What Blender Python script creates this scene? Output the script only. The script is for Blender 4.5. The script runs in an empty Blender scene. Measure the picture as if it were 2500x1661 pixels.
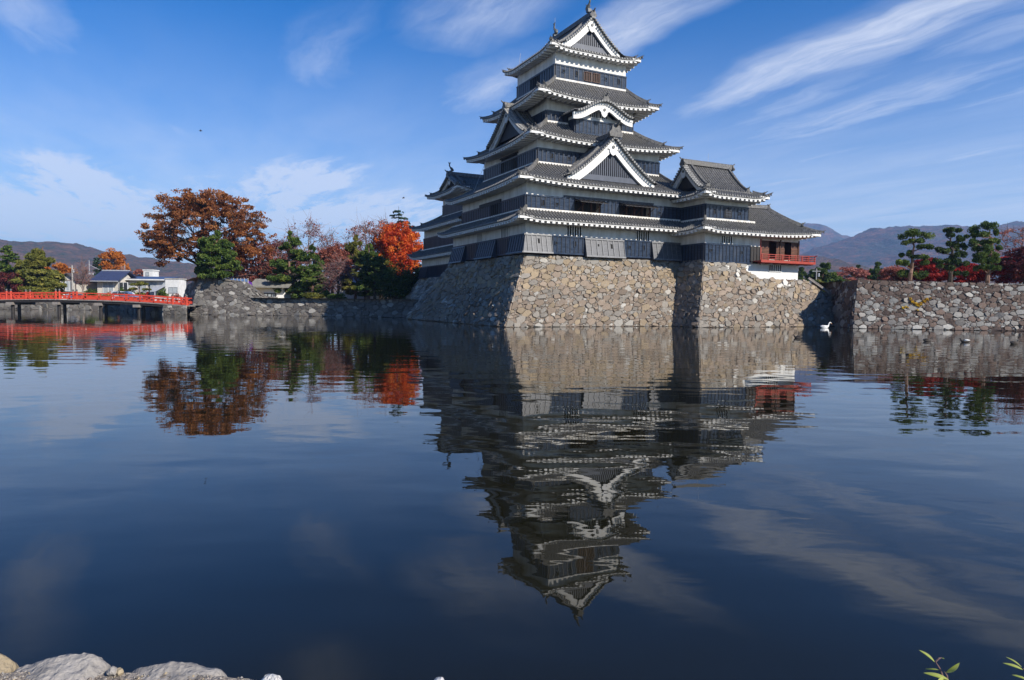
import bpy, math, random
import numpy as np
from mathutils import Vector
from mathutils import noise as mnoise
sc = bpy.context.scene
R = math.radians
# ------------------------------------------------------------------ camera
CAM_H, FPX, PITCH, ROLL = 2.064, 1665.0, 3.10, 0.626          # focal length in pixels of a 2500 px wide frame
cam_data = bpy.data.cameras.new('camera')
cam = bpy.data.objects.new('camera', cam_data)
sc.collection.objects.link(cam)
cam_data.sensor_width = 36.0
cam_data.lens = FPX / 2500 * 36.0
cam_data.clip_start = 0.05
cam_data.clip_end = 20000
cam.location = (0, 0, CAM_H)
from mathutils import Matrix
cam.rotation_euler = (Matrix.Rotation(R(90 - PITCH), 3, 'X') @ Matrix.Rotation(R(ROLL), 3, 'Z')).to_euler()
sc.camera = cam
# ------------------------------------------------------------------ light and sky
TH = R(26.28)                                                  # turn of the castle's axes against the world's
SUN_AZ, SUN_EL = 23.5, 33.0
cu, cv = math.sin(R(SUN_AZ)), -math.cos(R(SUN_AZ))
sx, sy = cu * math.cos(TH) - cv * math.sin(TH), cu * math.sin(TH) + cv * math.cos(TH)
SUN_DIR = Vector((sx * math.cos(R(SUN_EL)), sy * math.cos(R(SUN_EL)), math.sin(R(SUN_EL))))
sl = bpy.data.lights.new('sun', 'SUN')
sl.energy = 5.0
sl.angle = R(0.5)
sl.color = (1.0, 0.93, 0.83)
sun = bpy.data.objects.new('sun', sl)
sc.collection.objects.link(sun)
sun.rotation_euler = (-SUN_DIR).to_track_quat('-Z', 'Y').to_euler()
world = bpy.data.worlds.new('World')
sc.world = world
world.use_nodes = True
SKY_STRENGTH = 0.088
sc.view_settings.view_transform = 'Standard'
sc.view_settings.look = 'None'
sc.view_settings.exposure = 0.45
sc.view_settings.gamma = 1.0
sc.cycles.use_denoising = True
sc.cycles.max_bounces = 6
sc.cycles.diffuse_bounces = 3
sc.cycles.glossy_bounces = 3
sc.cycles.transmission_bounces = 3
sc.cycles.volume_bounces = 1
sc.cycles.transparent_max_bounces = 6
sc.cycles.caustics_reflective = False
sc.cycles.caustics_refractive = False


class NT:
    """small helper to wire shader nodes"""
    def __init__(self, tree):
        self.t = tree
    def n(self, kind, **kw):
        nd = self.t.nodes.new(kind)
        for k, v in kw.items():
            if k.startswith('i_'):
                key = k[2:]
                nd.inputs[int(key) if key.isdigit() else key.replace('_', ' ')].default_value = v
            else:
                setattr(nd, k, v)
        return nd
    def l(self, a, b):
        self.t.links.new(a, b)
    def math(self, op, a, b=None, c=None, clamp=False):
        nd = self.t.nodes.new('ShaderNodeMath')
        nd.operation = op
        nd.use_clamp = clamp
        for i, x in enumerate((a, b, c)):
            if x is None:
                continue
            if isinstance(x, (int, float)):
                nd.inputs[i].default_value = x
            else:
                self.l(x, nd.inputs[i])
        return nd.outputs[0]
    def vmath(self, op, a, b=None):
        nd = self.t.nodes.new('ShaderNodeVectorMath')
        nd.operation = op
        for i, x in enumerate((a, b)):
            if x is None:
                continue
            if isinstance(x, (tuple, list)):
                nd.inputs[i].default_value = x
            else:
                self.l(x, nd.inputs[i])
        return nd.outputs['Value'] if op in ('LENGTH', 'DOT_PRODUCT') else nd.outputs[0]
    def mix(self, f, a, b, blend='MIX'):
        nd = self.t.nodes.new('ShaderNodeMix')
        nd.data_type = 'RGBA'
        nd.blend_type = blend
        for s, x in ((nd.inputs[0], f), (nd.inputs[6], a), (nd.inputs[7], b)):
            if isinstance(x, (int, float)):
                s.default_value = x
            elif isinstance(x, (tuple, list)):
                s.default_value = (*x, 1) if len(x) == 3 else x
            else:
                self.l(x, s)
        return nd.outputs[2]
    def ramp(self, f, stops, interp='LINEAR'):
        nd = self.t.nodes.new('ShaderNodeValToRGB')
        cr = nd.color_ramp
        cr.interpolation = interp
        while len(cr.elements) < len(stops):
            cr.elements.new(0.5)
        for e, (p, c) in zip(cr.elements, stops):
            e.position = p
            e.color = (*c, 1) if len(c) == 3 else c
        self.l(f, nd.inputs[0])
        return nd.outputs[0]
    def noise(self, vec, scale, detail=3.0, rough=0.55, dist=0.0):
        nd = self.n('ShaderNodeTexNoise', i_Scale=scale, i_Detail=detail, i_Roughness=rough, i_Distortion=dist)
        if vec is not None:
            self.l(vec, nd.inputs['Vector'])
        return nd.outputs[0]
    def scale(self, vec, s):
        nd = self.t.nodes.new('ShaderNodeMapping')
        nd.inputs['Scale'].default_value = s
        self.l(vec, nd.inputs['Vector'])
        return nd.outputs[0]


def build_sky():
    T = world.node_tree
    T.nodes.clear()
    N = NT(T)
    out = N.n('ShaderNodeOutputWorld')
    bg = N.n('ShaderNodeBackground', i_Strength=SKY_STRENGTH)
    sky = N.n('ShaderNodeTexSky', sky_type='NISHITA', sun_disc=False)
    sky.sun_elevation = R(SUN_EL)
    sky.sun_rotation = math.atan2(SUN_DIR.x, SUN_DIR.y)
    sky.air_density = 1.0
    sky.dust_density = 0.3
    sky.ozone_density = 3.0
    hs = N.n('ShaderNodeHueSaturation', i_Saturation=1.6, i_Value=1.0)
    N.l(sky.outputs[0], hs.inputs['Color'])
    tint = N.mix(1.0, hs.outputs[0], (0.64, 0.94, 1.16), 'MULTIPLY')
    tc = N.n('ShaderNodeTexCoord')
    sep = N.n('ShaderNodeSeparateXYZ')
    N.l(tc.outputs['Generated'], sep.inputs[0])
    zz = N.math('MAXIMUM', sep.outputs[2], 0.02)
    px, py = N.math('DIVIDE', sep.outputs[0], zz), N.math('DIVIDE', sep.outputs[1], zz)
    az = R(-25)                                                # the wind the cirrus streams along
    s, c = math.sin(az), math.cos(az)
    a0 = N.math('ADD', N.math('MULTIPLY', px, s), N.math('MULTIPLY', py, c))
    a1 = N.math('ADD', N.math('MULTIPLY', px, c), N.math('MULTIPLY', py, -s))
    comb = N.n('ShaderNodeCombineXYZ')
    N.l(a0, comb.inputs[0])
    N.l(a1, comb.inputs[1])
    q = comb.outputs[0]
    # fine fibres drawn along the wind, and a coarser break-up
    warp = N.n('ShaderNodeTexNoise', i_Scale=0.9, i_Detail=2.0)
    N.l(q, warp.inputs['Vector'])
    wv = N.vmath('MULTIPLY', N.vmath('SUBTRACT', warp.outputs['Color'], (0.5, 0.5, 0.5)), (0.5, 0.42, 0))
    qq = N.vmath('ADD', q, wv)
    w2_ = N.n('ShaderNodeTexNoise', i_Scale=4.0, i_Detail=3.0)
    N.l(q, w2_.inputs['Vector'])
    qq = N.vmath('ADD', qq, N.vmath('MULTIPLY', N.vmath('SUBTRACT', w2_.outputs['Color'], (0.5, 0.5, 0.5)), (0.3, 0.14, 0)))
    fib = N.noise(N.scale(qq, (0.9, 5.0, 1)), 1.0, 8.0, 0.68)
    fib2 = N.noise(N.scale(qq, (0.45, 1.5, 1)), 1.3, 5.0, 0.6)
    tex = N.math('MULTIPLY_ADD', fib, 0.62, N.math('MULTIPLY', fib2, 0.62))
    total = None
    # wisps: centre along the wind, centre across it, half length, half width, density
    for (c0, c1, h0, h1, k) in CLOUDS:
        d = N.vmath('LENGTH', N.vmath('MULTIPLY', N.vmath('SUBTRACT', qq, (c0, c1, 0)), (1 / h0, 1 / h1, 0)))
        m = N.n('ShaderNodeMapRange', interpolation_type='SMOOTHSTEP', i_1=1.0, i_2=0.0, i_3=0.0, i_4=k)
        N.l(d, m.inputs[0])
        total = m.outputs[0] if total is None else N.math('MAXIMUM', total, m.outputs[0])
    dens = N.math('MULTIPLY', total, N.n('ShaderNodeMapRange', i_1=0.43, i_2=0.80, i_3=0.04, i_4=1.15).outputs[0])
    mr = dens.node.inputs[1].links[0].from_node
    N.l(tex, mr.inputs[0])
    # the thin veil low over the horizon
    veil = N.n('ShaderNodeMapRange', interpolation_type='SMOOTHSTEP', i_1=0.40, i_2=0.0, i_3=0.0, i_4=0.85)
    N.l(sep.outputs[2], veil.inputs[0])
    vl = N.math('MULTIPLY', veil.outputs[0], N.math('MULTIPLY_ADD', fib2, 0.9, 0.25))
    f = N.math('MAXIMUM', N.math('MINIMUM', dens, 0.72), vl, clamp=True)
    col = N.mix(f, tint, (7.6, 8.0, 8.8))
    N.l(col, bg.inputs['Color'])
    N.l(bg.outputs[0], out.inputs[0])


CLOUDS = [
    (1.9, 2.36, 1.7, 0.36, 1.0), (1.3, 2.75, 0.9, 0.32, 0.6), (2.5, 3.12, 1.8, 0.40, 0.8), (1.9, 3.45, 0.9, 0.35, 0.55), (2.9, 4.65, 1.6, 0.36, 0.6),
    (3.6, 6.0, 2.4, 0.7, 0.55), (4.6, 5.2, 1.4, 0.3, 0.5), (6.2, 8.0, 2.5, 1.6, 0.8), (2.1, 1.47, 0.75, 0.22, 0.95), (2.6, 2.7, 1.2, 0.25, 0.5),
    (2.2, 0.92, 0.6, 0.34, 0.62), (3.05, 1.22, 0.8, 0.28, 0.6), (2.95, 0.55, 0.9, 0.25, 0.4), (6.4, 0.84, 2.6, 0.85, 1.6), (7.5, 0.2, 3.0, 0.9, 1.0),
    (8.5, 1.6, 4.0, 2.2, 1.9), (3.0, -0.5, 1.1, 0.25, 0.4), (7.4, -0.9, 3.2, 1.0, 1.7), (10.5, -2.4, 6.0, 4.2, 2.6), (4.6, -0.1, 0.9, 0.2, 0.4), (6.0, -0.35, 1.6, 0.3, 0.5),
    (1.7, 0.25, 0.5, 0.2, 0.4), (3.3, 3.9, 1.6, 0.28, 0.6), (4.4, 4.3, 1.8, 0.3, 0.65), (5.0, 6.9, 2.4, 0.4, 0.8), (3.0, 5.5, 1.2, 0.3, 0.5), (5.2, 3.4, 2.0, 0.4, 0.6),
    (9.0, 4.5, 4.0, 1.6, 1.3),
]
build_sky()

# ------------------------------------------------------------------ helpers
rng = np.random.default_rng(7)
random.seed(11)
MATS = {}
COL = sc.collection
ORG = {}


def link(name, me, parent=None):
    o = bpy.data.objects.new(name, me)
    COL.objects.link(o)
    if parent is not None:
        o.parent = parent
    return o


def thing(name, label, cat, loc=(0, 0, 0), rot=0.0, group=None, org=None):
    """an Empty at the thing's base; org: that same base in the coordinates the parts are written in"""
    o = link(name, None)
    o.location = loc
    o.rotation_euler = (0, 0, rot)
    o['label'] = label
    o['category'] = cat
    if group:
        o['group'] = group
    ORG[o.name] = np.array(org if org is not None else (0, 0, 0), float)
    return o


def tag(o, label, cat, group=None):
    o['label'] = label
    o['category'] = cat
    if group:
        o['group'] = group
    return o


def structure(o, kind='structure'):
    o['kind'] = kind
    return o


class MB:
    """collects geometry and links it as ONE mesh object"""
    def __init__(self):
        self.v, self.f, self.m, self.n = [], [], [], 0
        self.fc = []                                           # optional face colours / tints
    def add(self, verts, faces, mi=0, tint=None):
        verts = np.asarray(verts, float).reshape(-1, 3)
        b = self.n
        self.v.append(verts)
        self.n += len(verts)
        for k, f in enumerate(faces):
            self.f.append([b + i for i in f])
            self.m.append(mi)
            self.fc.append(tint if not isinstance(tint, (list, np.ndarray)) or np.ndim(tint) == 0 else tint[k])
        return b
    def box(self, a, b, mi=0):
        (x0, y0, z0), (x1, y1, z1) = a, b
        v = [(x0, y0, z0), (x1, y0, z0), (x1, y1, z0), (x0, y1, z0), (x0, y0, z1), (x1, y0, z1), (x1, y1, z1), (x0, y1, z1)]
        self.hexa(v, mi)
    def hexa(self, v, mi=0):
        self.add(v, [(3, 2, 1, 0), (4, 5, 6, 7), (0, 1, 5, 4), (1, 2, 6, 5), (2, 3, 7, 6), (3, 0, 4, 7)], mi)
    def prism(self, poly, ext, mi=0):
        """poly: 3D polygon, ext: extrusion vector"""
        p = np.asarray(poly, float)
        k = len(p)
        self.add(np.vstack([p, p + np.asarray(ext, float)]),
                 [tuple(range(k))[::-1], tuple(range(k, 2 * k))] + [(i, (i + 1) % k, k + (i + 1) % k, k + i) for i in range(k)], mi)
    def tube(self, pts, rad, seg=6, mi=0, cap=True, tint=None):
        pts = np.asarray(pts, float)
        k = len(pts)
        rad = np.full(k, rad, float) if np.ndim(rad) == 0 else np.asarray(rad, float)
        tang = np.gradient(pts, axis=0)
        tang /= np.linalg.norm(tang, axis=1)[:, None] + 1e-9
        ref = np.array([0.0, 0.0, 1.0]) if abs(tang[:, 2]).mean() < 0.8 else np.array([1.0, 0.0, 0.0])
        n1 = np.cross(tang, ref)
        n1 /= np.linalg.norm(n1, axis=1)[:, None] + 1e-9
        n2 = np.cross(tang, n1)
        ang = np.arange(seg) / seg * 2 * math.pi + 0.4
        ring = pts[:, None] + rad[:, None, None] * (np.cos(ang)[None, :, None] * n1[:, None] + np.sin(ang)[None, :, None] * n2[:, None])
        fs = [(i * seg + j, i * seg + (j + 1) % seg, (i + 1) * seg + (j + 1) % seg, (i + 1) * seg + j) for i in range(k - 1) for j in range(seg)]
        if cap:
            fs += [tuple(range(seg))[::-1], tuple(range((k - 1) * seg, k * seg))]
        self.add(ring.reshape(-1, 3), fs, mi, tint)
    def sweep(self, pts, w, h, mi=0, up=(0, 0, 1), off=(0, 0, 0)):
        """box section w x h swept along pts, its bottom on the line"""
        pts = np.asarray(pts, float) + np.asarray(off, float)
        k = len(pts)
        tang = np.gradient(pts, axis=0)
        tang /= np.linalg.norm(tang, axis=1)[:, None] + 1e-9
        up = np.asarray(up, float)
        side = np.cross(tang, up)
        side /= np.linalg.norm(side, axis=1)[:, None] + 1e-9
        h = np.full(k, h, float) if np.ndim(h) == 0 else np.asarray(h, float)
        ring = np.stack([pts - side * w / 2, pts + side * w / 2, pts + side * w * 0.42 + up * h[:, None] * 0.8, pts + up * h[:, None], pts - side * w * 0.42 + up * h[:, None] * 0.8], 1)
        fs = [(i * 5 + j, i * 5 + (j + 1) % 5, (i + 1) * 5 + (j + 1) % 5, (i + 1) * 5 + j) for i in range(k - 1) for j in range(5)]
        fs += [(4, 3, 2, 1, 0), tuple(range((k - 1) * 5, k * 5))]
        self.add(ring.reshape(-1, 3), fs, mi)
    def grid(self, X, mi=0, keep=None):
        """X: (n,m,3) array of points"""
        n, m = X.shape[:2]
        idx = np.arange(n * m).reshape(n, m)
        q = np.stack([idx[:-1, :-1], idx[1:, :-1], idx[1:, 1:], idx[:-1, 1:]], -1).reshape(-1, 4)
        if keep is not None:
            q = q[keep.reshape(-1)]
        self.add(X.reshape(-1, 3), q.tolist(), mi)
    def build(self, name, mats, parent=None, smooth=False, bevel=0.0):
        me = bpy.data.meshes.new(name)
        V = np.vstack(self.v) if self.v else np.zeros((0, 3))
        if parent is not None:
            V = V - ORG.get(parent.name, 0)
        me.from_pydata(V.tolist(), [], self.f)
        mats = mats if isinstance(mats, (list, tuple)) else [mats]
        for m in mats:
            me.materials.append(MATS[m])
        me.polygons.foreach_set('material_index', np.array(self.m, dtype=np.int32))
        if any(t is not None for t in self.fc):
            first = next(t for t in self.fc if t is not None)
            if np.ndim(first) == 0:
                at = me.attributes.new('tint', 'FLOAT', 'FACE')
                at.data.foreach_set('value', np.array([0.5 if t is None else t for t in self.fc], dtype=np.float32))
            else:
                at = me.attributes.new('tint', 'FLOAT_COLOR', 'FACE')
                at.data.foreach_set('color', np.array([(0.2, 0.2, 0.2, 1) if t is None else (*t, 1) for t in self.fc], dtype=np.float32).ravel())
        if smooth:
            me.polygons.foreach_set('use_smooth', np.ones(len(self.f), dtype=bool))
        me.update()
        o = link(name, me, parent)
        ORG[o.name] = ORG.get(parent.name, np.zeros(3)) if parent is not None else np.zeros(3)
        if bevel:
            b = o.modifiers.new('bevel', 'BEVEL')
            b.width = bevel
            b.segments = 1
            b.limit_method = 'ANGLE'
        return o


def at(x, y, Y):
    """the point at depth Y that pixel (x, y) of the photograph looks at"""
    a, b = x - 1250, y - 830.5
    c, s = math.cos(R(ROLL)), math.sin(R(ROLL))
    dx, dz = (a * c + b * s) / FPX, -(-a * s + b * c) / FPX
    cp, sp = math.cos(R(PITCH)), math.sin(R(PITCH))
    d = np.array([dx, cp + dz * sp, dz * cp - sp])
    return np.array([0, 0, CAM_H]) + d * (Y / d[1])


# ------------------------------------------------------------------ materials
def mat(name):
    m = bpy.data.materials.new(name)
    m.use_nodes = True
    m.node_tree.nodes.clear()
    MATS[name] = m
    N = NT(m.node_tree)
    out = N.n('ShaderNodeOutputMaterial')
    p = N.n('ShaderNodeBsdfPrincipled')
    N.l(p.outputs[0], out.inputs[0])
    N.p, N.out = p, out
    N.obj = N.n('ShaderNodeTexCoord').outputs['Object']
    return N


def simple(name, c0, c1, rough=0.7, scale=2.0, bump=0.0, bscale=20.0, spec=0.5, stretch=(1, 1, 1), metal=0.0, detail=4.0):
    N = mat(name)
    v = N.scale(N.obj, stretch)
    f = N.noise(v, scale, detail, 0.6)
    N.l(N.ramp(f, [(0.3, c0), (0.7, c1)]), N.p.inputs['Base Color'])
    N.p.inputs['Roughness'].default_value = rough
    N.p.inputs['Metallic'].default_value = metal
    N.p.inputs['Specular IOR Level'].default_value = spec
    if bump:
        b = N.n('ShaderNodeBump', i_Strength=bump, i_Distance=0.03)
        N.l(N.noise(v, bscale, 3.0), b.inputs['Height'])
        N.l(b.outputs[0], N.p.inputs['Normal'])
    return N


simple('plaster', (0.50, 0.48, 0.44), (0.76, 0.75, 0.73), 0.85, 1.5, 0.15, 6, 0.3, (1, 1, 0.3), 0, 7)
simple('plaster_clean', (0.66, 0.65, 0.62), (0.78, 0.77, 0.75), 0.8, 1.2, 0.1, 6, 0.3)
simple('plaster_dirty', (0.50, 0.47, 0.41), (0.80, 0.78, 0.74), 0.85, 2.6, 0.2, 8, 0.3, (1, 1, 0.4))
simple('wood_red', (0.26, 0.03, 0.015), (0.36, 0.045, 0.022), 0.45, 3, 0.1, 20)
simple('bridge_red', (0.44, 0.04, 0.018), (0.60, 0.065, 0.028), 0.4, 2.5, 0.05, 20)
simple('wood_brown', (0.045, 0.018, 0.010), (0.10, 0.04, 0.02), 0.6, 4, 0.3, 30, 0.4, (1, 1, 0.15))
simple('wood_dark', (0.012, 0.010, 0.010), (0.03, 0.025, 0.022), 0.6, 4, 0.3, 30, 0.4, (1, 1, 0.2))
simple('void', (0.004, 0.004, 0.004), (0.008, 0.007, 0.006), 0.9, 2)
simple('copper_green', (0.12, 0.20, 0.17), (0.20, 0.28, 0.24), 0.6, 4)
simple('bronze', (0.05, 0.055, 0.055), (0.13, 0.13, 0.12), 0.5, 5, 0.2, 20)
simple('weathered_wood', (0.16, 0.14, 0.13), (0.30, 0.27, 0.24), 0.8, 4, 0.3, 20, 0.3, (1, 1, 0.2))
simple('concrete', (0.26, 0.25, 0.23), (0.42, 0.40, 0.37), 0.9, 1.5, 0.2, 20, 0.3)
simple('bark', (0.03, 0.022, 0.017), (0.09, 0.07, 0.055), 0.9, 6, 0.5, 20, 0.2, (1, 1, 0.3))
simple('bark_grey', (0.16, 0.13, 0.11), (0.30, 0.25, 0.21), 0.9, 6, 0.5, 20, 0.2, (1, 1, 0.3))
simple('bark_pine', (0.10, 0.06, 0.045), (0.24, 0.15, 0.11), 0.9, 6, 0.5, 20, 0.2, (1, 1, 0.3))
simple('twig', (0.10, 0.06, 0.055), (0.20, 0.12, 0.11), 0.9, 3)
simple('white_paint', (0.56, 0.56, 0.54), (0.70, 0.70, 0.68), 0.5, 1.5)
simple('cream_wall', (0.44, 0.41, 0.35), (0.58, 0.54, 0.47), 0.8, 1.5)
simple('tan_wall', (0.30, 0.22, 0.16), (0.42, 0.32, 0.24), 0.8, 2)
simple('blue_roof', (0.035, 0.045, 0.10), (0.05, 0.065, 0.13), 0.4, 2)
simple('grey_roof', (0.14, 0.135, 0.12), (0.26, 0.25, 0.22), 0.8, 3, 0.3, 20)
simple('orange_roof', (0.45, 0.14, 0.06), (0.6, 0.2, 0.09), 0.7, 3)
simple('brown_roof', (0.05, 0.04, 0.035), (0.09, 0.07, 0.06), 0.6, 3)
simple('glass_dark', (0.02, 0.025, 0.03), (0.05, 0.055, 0.06), 0.08, 2, 0, 1, 0.8)
simple('glass_pale', (0.25, 0.28, 0.30), (0.40, 0.44, 0.46), 0.15, 2)
simple('steel_grey', (0.30, 0.31, 0.33), (0.42, 0.43, 0.45), 0.45, 2)
simple('blue_sheet', (0.08, 0.16, 0.38), (0.12, 0.22, 0.46), 0.6, 2)
simple('purple_cloth', (0.10, 0.02, 0.25), (0.16, 0.04, 0.35), 0.8, 3)
simple('tyre', (0.012, 0.012, 0.012), (0.025, 0.025, 0.025), 0.8, 3)
simple('car_white', (0.78, 0.78, 0.78), (0.82, 0.82, 0.82), 0.2, 1)
simple('car_dark', (0.02, 0.02, 0.025), (0.04, 0.04, 0.045), 0.2, 1)
simple('lamp_red', (0.4, 0.02, 0.02), (0.5, 0.03, 0.02), 0.3, 1)
simple('pink_cloth', (0.6, 0.34, 0.30), (0.75, 0.5, 0.45), 0.8, 1)
simple('feather_white', (0.72, 0.71, 0.68), (0.84, 0.83, 0.80), 0.9, 6, 0.2, 30)
simple('feather_dark', (0.02, 0.017, 0.015), (0.07, 0.055, 0.045), 0.8, 9)
simple('beak_orange', (0.6, 0.22, 0.03), (0.7, 0.28, 0.05), 0.5, 2)
simple('dry_grass', (0.20, 0.15, 0.075), (0.36, 0.28, 0.15), 0.95, 0.9, 0.6, 8, 0.2)
simple('earth', (0.14, 0.11, 0.08), (0.24, 0.20, 0.15), 0.95, 0.8, 0.5, 6, 0.2)
simple('asphalt', (0.05, 0.05, 0.05), (0.08, 0.08, 0.08), 0.9, 2)
simple('slate_board', (0.035, 0.045, 0.065), (0.06, 0.07, 0.10), 0.5, 2, 0.1, 10, 0.5, (1, 1, 0.4))

# black lacquered boards: horizontal planks between the upright battens
N = mat('lacquer')
f = N.noise(N.scale(N.obj, (0.6, 0.6, 4.0)), 2.2, 4.0, 0.6)
N.l(N.ramp(f, [(0.25, (0.009, 0.016, 0.035)), (0.75, (0.032, 0.053, 0.095))]), N.p.inputs['Base Color'])
wz = N.noise(N.scale(N.obj, (1.0, 1.0, 0.6)), 0.8, 6.0, 0.7)
bc = N.p.inputs['Base Color'].links[0].from_socket
N.l(N.mix(N.ramp(wz, [(0.52, (0, 0, 0)), (0.75, (0.6,) * 3)]), bc, (0.075, 0.085, 0.105)), N.p.inputs['Base Color'])
N.l(N.ramp(f, [(0.3, (0.28,) * 3), (0.7, (0.46,) * 3)]), N.p.inputs['Roughness'])
sp = N.n('ShaderNodeSeparateXYZ')
N.l(N.obj, sp.inputs[0])
saw = N.math('FRACT', N.math('MULTIPLY', sp.outputs[2], 1 / 0.27))
b = N.n('ShaderNodeBump', i_Strength=0.8, i_Distance=0.05)
N.l(saw, b.inputs['Height'])
N.l(b.outputs[0], N.p.inputs['Normal'])
simple('lacquer_batten', (0.006, 0.007, 0.012), (0.016, 0.018, 0.026), 0.35, 3)
# flared stone-drop boards on the front, the sun's brightening put into their colour
simple('sunlit_lacquer', (0.028, 0.032, 0.042), (0.075, 0.08, 0.092), 0.5, 2.4, 0.2, 10, 0.5, (0.5, 0.5, 5))

N = mat('tile')
v = N.obj
big = N.noise(v, 0.45, 3.0)
fine = N.noise(v, 5.5, 3.0, 0.7)
c = N.mix(N.ramp(fine, [(0.35, (0, 0, 0)), (0.72, (1, 1, 1))]), (0.042, 0.042, 0.045), (0.215, 0.21, 0.20))
c = N.mix(N.ramp(big, [(0.42, (0, 0, 0)), (0.7, (0.7,) * 3)]), c, (0.12, 0.112, 0.095))
N.l(c, N.p.inputs['Base Color'])
N.p.inputs['Roughness'].default_value = 0.6
N.p.inputs['Specular IOR Level'].default_value = 0.3

N = mat('masonry')
a = N.n('ShaderNodeAttribute', attribute_name='tint')
f = N.noise(N.obj, 3.0, 6.0, 0.7)
f2 = N.noise(N.obj, 9.0, 4.0, 0.7)
c = N.mix(N.ramp(f, [(0.3, (0.2,) * 3), (0.7, (0.8,) * 3)]), a.outputs['Color'], N.mix(1.0, a.outputs['Color'], (1.25, 1.2, 1.12), 'MULTIPLY'))
c = N.mix(N.ramp(f2, [(0.5, (0, 0, 0)), (0.8, (0.5,) * 3)]), c, N.mix(1.0, a.outputs['Color'], (0.62, 0.60, 0.58), 'MULTIPLY'))
lich = N.noise(N.obj, 1.1, 5.0, 0.75)
c = N.mix(N.ramp(lich, [(0.60, (0, 0, 0)), (0.72, (0.5,) * 3)]), c, (0.38, 0.38, 0.36))
N.l(c, N.p.inputs['Base Color'])
N.p.inputs['Roughness'].default_value = 0.9
N.p.inputs['Specular IOR Level'].default_value = 0.25
b = N.n('ShaderNodeBump', i_Strength=0.9, i_Distance=0.06)
N.l(N.noise(N.obj, 6.0, 6.0, 0.7), b.inputs['Height'])
N.l(b.outputs[0], N.p.inputs['Normal'])


def leaf_mat(name, stops, trans=0.35):
    N = mat(name)
    a = N.n('ShaderNodeAttribute', attribute_name='tint')
    c = N.ramp(a.outputs['Fac'], stops)
    N.l(c, N.p.inputs['Base Color'])
    N.p.inputs['Roughness'].default_value = 0.6
    N.p.inputs['Specular IOR Level'].default_value = 0.25
    tr = N.n('ShaderNodeBsdfTranslucent')
    N.l(c, tr.inputs['Color'])
    mx = N.n('ShaderNodeMixShader', i_0=trans)
    N.l(N.p.outputs[0], mx.inputs[1])
    N.l(tr.outputs[0], mx.inputs[2])
    N.l(mx.outputs[0], N.out.inputs[0])


leaf_mat('leaf_rust', [(0, (0.13, 0.05, 0.024)), (0.5, (0.29, 0.105, 0.038)), (1, (0.46, 0.20, 0.06))], 0.45)
leaf_mat('leaf_scarlet', [(0, (0.40, 0.03, 0.014)), (0.5, (0.66, 0.105, 0.022)), (1, (0.78, 0.27, 0.04))], 0.5)
leaf_mat('leaf_crimson', [(0, (0.14, 0.008, 0.01)), (0.5, (0.32, 0.016, 0.016)), (1, (0.48, 0.05, 0.03))], 0.4)
leaf_mat('leaf_maroon', [(0, (0.06, 0.012, 0.016)), (0.5, (0.12, 0.025, 0.026)), (1, (0.20, 0.05, 0.04))], 0.3)
leaf_mat('leaf_brick', [(0, (0.14, 0.04, 0.028)), (0.5, (0.25, 0.075, 0.05)), (1, (0.36, 0.14, 0.08))], 0.3)
leaf_mat('leaf_pink', [(0, (0.22, 0.07, 0.06)), (0.5, (0.36, 0.12, 0.09)), (1, (0.5, 0.22, 0.16))], 0.35)
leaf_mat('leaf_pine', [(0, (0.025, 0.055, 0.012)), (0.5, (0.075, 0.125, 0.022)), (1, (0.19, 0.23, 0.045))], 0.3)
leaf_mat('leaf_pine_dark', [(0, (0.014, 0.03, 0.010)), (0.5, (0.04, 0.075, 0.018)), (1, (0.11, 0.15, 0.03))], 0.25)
leaf_mat('leaf_olive', [(0, (0.05, 0.06, 0.012)), (0.5, (0.13, 0.14, 0.025)), (1, (0.25, 0.22, 0.04))], 0.25)
leaf_mat('leaf_fir', [(0, (0.012, 0.03, 0.018)), (0.5, (0.03, 0.06, 0.035)), (1, (0.06, 0.10, 0.055))], 0.15)
leaf_mat('leaf_orange', [(0, (0.28, 0.08, 0.015)), (0.5, (0.42, 0.13, 0.02)), (1, (0.55, 0.22, 0.04))], 0.35)
leaf_mat('leaf_yellow', [(0, (0.45, 0.26, 0.02)), (0.5, (0.65, 0.42, 0.03)), (1, (0.75, 0.55, 0.06))], 0.4)
leaf_mat('leaf_fresh', [(0, (0.16, 0.22, 0.03)), (0.5, (0.32, 0.38, 0.07)), (1, (0.5, 0.52, 0.16))], 0.4)

# moat water
N = mat('water')
geo = N.n('ShaderNodeNewGeometry').outputs['Position']
N.p.inputs['Base Color'].default_value = (0.0085, 0.0082, 0.0042, 1)
N.p.inputs['Roughness'].default_value = 0.012
N.p.inputs['IOR'].default_value = 1.36
w1 = N.noise(N.scale(geo, (0.62, 1.0, 1)), 1.0, 1.0, 0.4, 0.3)
w2 = N.noise(N.scale(geo, (1.7, 3.1, 1)), 1.0, 2.0, 0.5, 0.2)
w3 = N.noise(N.scale(geo, (6.0, 11.0, 1)), 1.0, 2.0, 0.5)
patch = N.ramp(N.noise(N.scale(geo, (0.05, 0.09, 1)), 1.0, 2.0), [(0.35, (0.35,) * 3), (0.7, (1.0,) * 3)])
hgt = N.math('ADD', N.math('MULTIPLY', w1, 0.0165), N.math('ADD', N.math('MULTIPLY', w2, 0.0022), N.math('MULTIPLY', w3, 0.00012)))
hgt = N.math('MULTIPLY', hgt, patch)
b = N.n('ShaderNodeBump', i_Strength=1.0, i_Distance=1.0)
N.l(hgt, b.inputs['Height'])
N.l(b.outputs[0], N.p.inputs['Normal'])

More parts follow.
